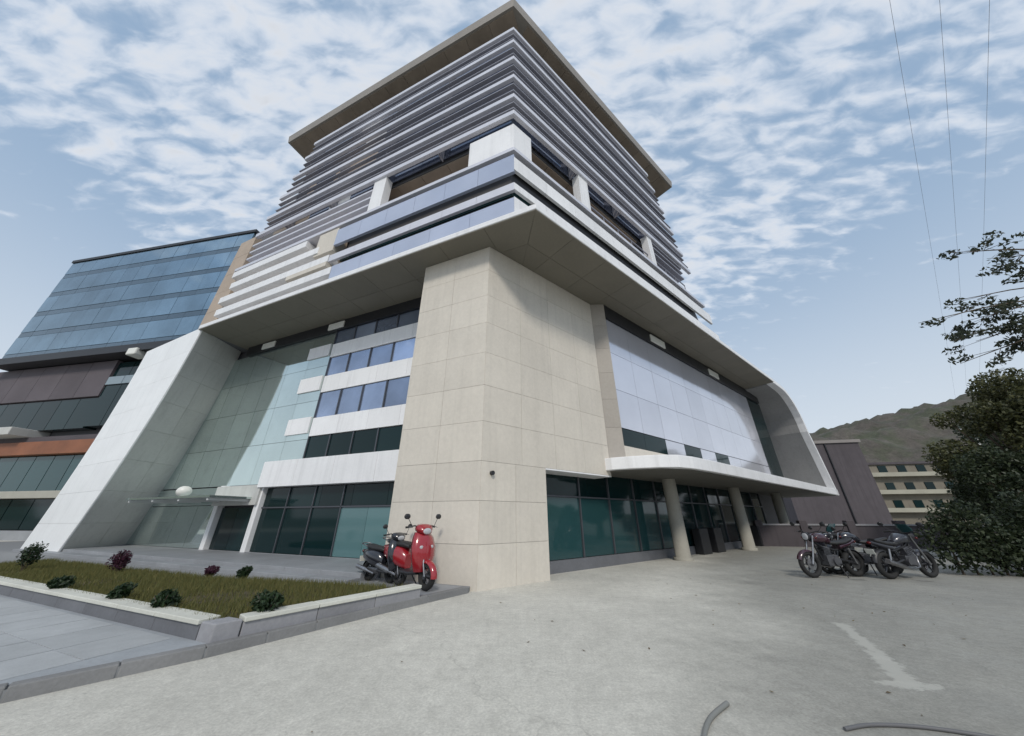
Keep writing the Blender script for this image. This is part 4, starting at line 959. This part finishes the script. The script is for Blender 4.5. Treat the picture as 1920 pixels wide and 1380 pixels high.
def motorcycle(loc, rz, body, label, group=None, screen=True):
    t = empty('motorcycle', loc, rz, label, 'motorcycle', group)
    r = .31; wheel(t, .70, r, .11, 6, .68); wheel(t, -.64, r, .13, 6, .68)
    fender(t, .70, r, .345, 20, 140, .07, body)
    for s in (-1, 1): MB().tube([(.70, s*.085, r), (.55, s*.085, .66), (.43, s*.085, .98)], [.028, .024, .02], 10).build('fork', M_chrome, t, world=False)
    MB().tube([(.44, 0, .88), (.20, 0, .72), (-.20, 0, .62), (-.62, 0, .70)], .03, 8).tube([(.40, 0, .82), (.28, 0, .40), (-.1, 0, .30), (-.18, 0, .60)], .024, 8).tube([(-.15, .1, .42), (-.64, .1, r)], .028, 8).tube([(-.15, -.1, .42), (-.64, -.1, r)], .028, 8).build('frame', M_dark, t, world=False)
    MB().loft([sect(.42, .88, .07, .06), sect(.32, .92, .14, .11), sect(.12, .92, .155, .12), sect(-.06, .86, .10, .085), sect(-.12, .82, .06, .05)]).build('fuel_tank', body, t, world=False)
    MB().loft([sect(-.04, .80, .08, .035), sect(-.2, .79, .13, .05), sect(-.5, .81, .13, .05), sect(-.78, .88, .09, .04)]).build('seat', M_seat, t, world=False)
    MB().loft([sect(-.30, .70, .11, .06), sect(-.60, .76, .10, .055), sect(-.88, .84, .05, .035)]).build('tail', body, t, world=False)
    en = MB().box((.08, 0, .40), (.34, .26, .24)); en.box((.14, 0, .60), (.17, .18, .22), 0, R(-15))
    for k in range(5): en.box((.14+.012*k, 0, .53+.04*k), (.23, .24, .012), 0, R(-15))
    en.tube([(.0, -.17, .38), (.0, .17, .38)], .105, 18); en.build('engine', M_engine, t, world=False, bevel=.012)
    MB().tube([(.22, -.06, .62), (.34, -.08, .5), (.28, -.11, .26), (-.05, -.15, .22), (-.25, -.17, .26), (-.30, -.17, .28), (-.82, -.2, .42)], [.022, .022, .022, .024, .03, .055, .06], 12).build('exhaust', M_chrome, t, world=False)
    for s in (-1, 1): MB().tube([(-.62, s*.12, r), (-.50, s*.12, .68)], .026, 8).build('shock_absorber', M_chrome, t, world=False)
    hd = MB().loft([sect(.44, .97, .05, .05), sect(.52, .96, .095, .095), sect(.57, .955, .10, .10)]).build('headlight', M_blackpl, t, world=False)
    MB().ball((.572, 0, .955), (.02, .088, .088), 14, 8).build('lens', M_headl, hd, world=False)
    if screen:
        rings = [[Vector((x, y*hw, z)) for y in np.linspace(-1, 1, 7)]+[Vector((x-.008, y*hw, z)) for y in np.linspace(1, -1, 7)] for x, z, hw in ((.56, 1.05, .14), (.50, 1.16, .16), (.42, 1.26, .12))]
        MB().loft(rings).build('windscreen', M_glassteal, t, world=False)
    fender(t, -.64, r, .37, 60, 170, .07, M_blackpl)
    MB().ball((-.90, 0, .82), (.03, .06, .035), 10, 6).build('tail_light', M_tail, t, world=False)
    MB().box((-.98, 0, .62), (.012, .2, .12), 0, R(-20)).build('number_plate', M_plate, t, world=False)
    for s in (-1, 1):
        MB().ball((.46, s*.19, .93), .028, 10, 6).build('indicator', M_tail, t, world=False)
        MB().tube([(-.05, s*.1, .32), (-.03, s*.26, .31)], .014, 6).build('foot_peg', M_dark, t, world=False)
    MB().tube([(-.08, .10, .3), (-.02, .26, .02)], .012, 6).build('stand', M_dark, t, world=False)
    handlebar(t, .42, 1.06, .38); mirrors(t, .42, 1.06, .40); t.scale = (1.12,)*3
    return t
scooter((-2.5, 9.0, PZ), R(-40), M_red, 'red motor scooter parked on the pavement against the stone pillar', sc_=1.18)
scooter((-3.25, 9.5, PZ), R(-34), M_blackp, 'black motor scooter half hidden behind the red one beside the steps', sc_=1.0)
G2 = 'two-wheelers parked on the right'
motorcycle((9.6, 11.15, 0), R(188), M_maroon, 'dark maroon motorcycle, leftmost of the parked row on the right', G2, screen=False)
scooter((10.6, 11.9, 0), R(186), M_blackp, 'black motor scooter standing behind the other parked two-wheelers', group=G2)
motorcycle((11.55, 10.95, 0), R(10), M_greyp, 'dark grey motorcycle with windscreen, rightmost of the parked row', G2)
motorcycle((10.95, 11.6, 0), R(172), M_blackp, 'black motorcycle in the middle of the parked row on the right', G2, screen=True)

# hoses lying on the concrete at the bottom of the picture
def hose(pts, r_, m, label):
    P = [Vector((*p, r_)) for p in pts]; out = []
    for i in range(len(P)-1):
        p0, p1, p2, p3 = P[max(i-1, 0)], P[i], P[i+1], P[min(i+2, len(P)-1)]
        for k in range(8):
            t = k/8; out.append(.5*((2*p1)+(p2-p0)*t+(2*p0-5*p1+4*p2-p3)*t*t+(3*p1-p0-3*p2+p3)*t**3))
    out.append(P[-1]); tag(MB().tube(out, r_, 8).build('hose', m), label, 'hose')
M_hose = mat('grey_rubber_hose', (.20, .205, .195), .6); M_hose2 = mat('grey_cable_sheath', (.12, .12, .125), .6)
hose([(1.32, 3.15), (1.50, 3.50), (1.72, 3.80), (2.02, 4.05)], .020, M_hose, 'grey rubber hose curving out of the bottom edge')
hose([(2.75, 3.66), (3.05, 3.72), (3.45, 3.68), (3.9, 3.52), (4.4, 3.3)], .014, M_hose2, 'grey cable arching along the bottom right ground')

def litter(n_):
    vs = []; fs = []
    for _ in range(n_):
        if random.random() < .55: x, y = random.uniform(5, 18), random.uniform(4.5, 12)
        else: x, y = random.uniform(-2.5, 14), random.uniform(2.6, 11)
        if y > 9.0+x*.72 or (x < -.6 and y > 7.2+x): continue
        a = random.uniform(0, 6.28); r_ = random.uniform(.014, .034); o = len(vs); z = .004
        for k, q in ((0, 1), (1.57, .45), (3.14, 1), (4.71, .45)): vs.append((x+math.cos(a+k)*r_*q, y+math.sin(a+k)*r_*q, z+random.uniform(0, .014)))
        fs.append((o, o+1, o+2, o+3))
    return tag(MB().add(vs, fs).build('fallen_leaves', leafmat('dead_leaf', (.10, .065, .03), (.20, .15, .07), .8)), 'scattered dry leaves lying on the concrete', 'leaves', kind='stuff')
litter(170)
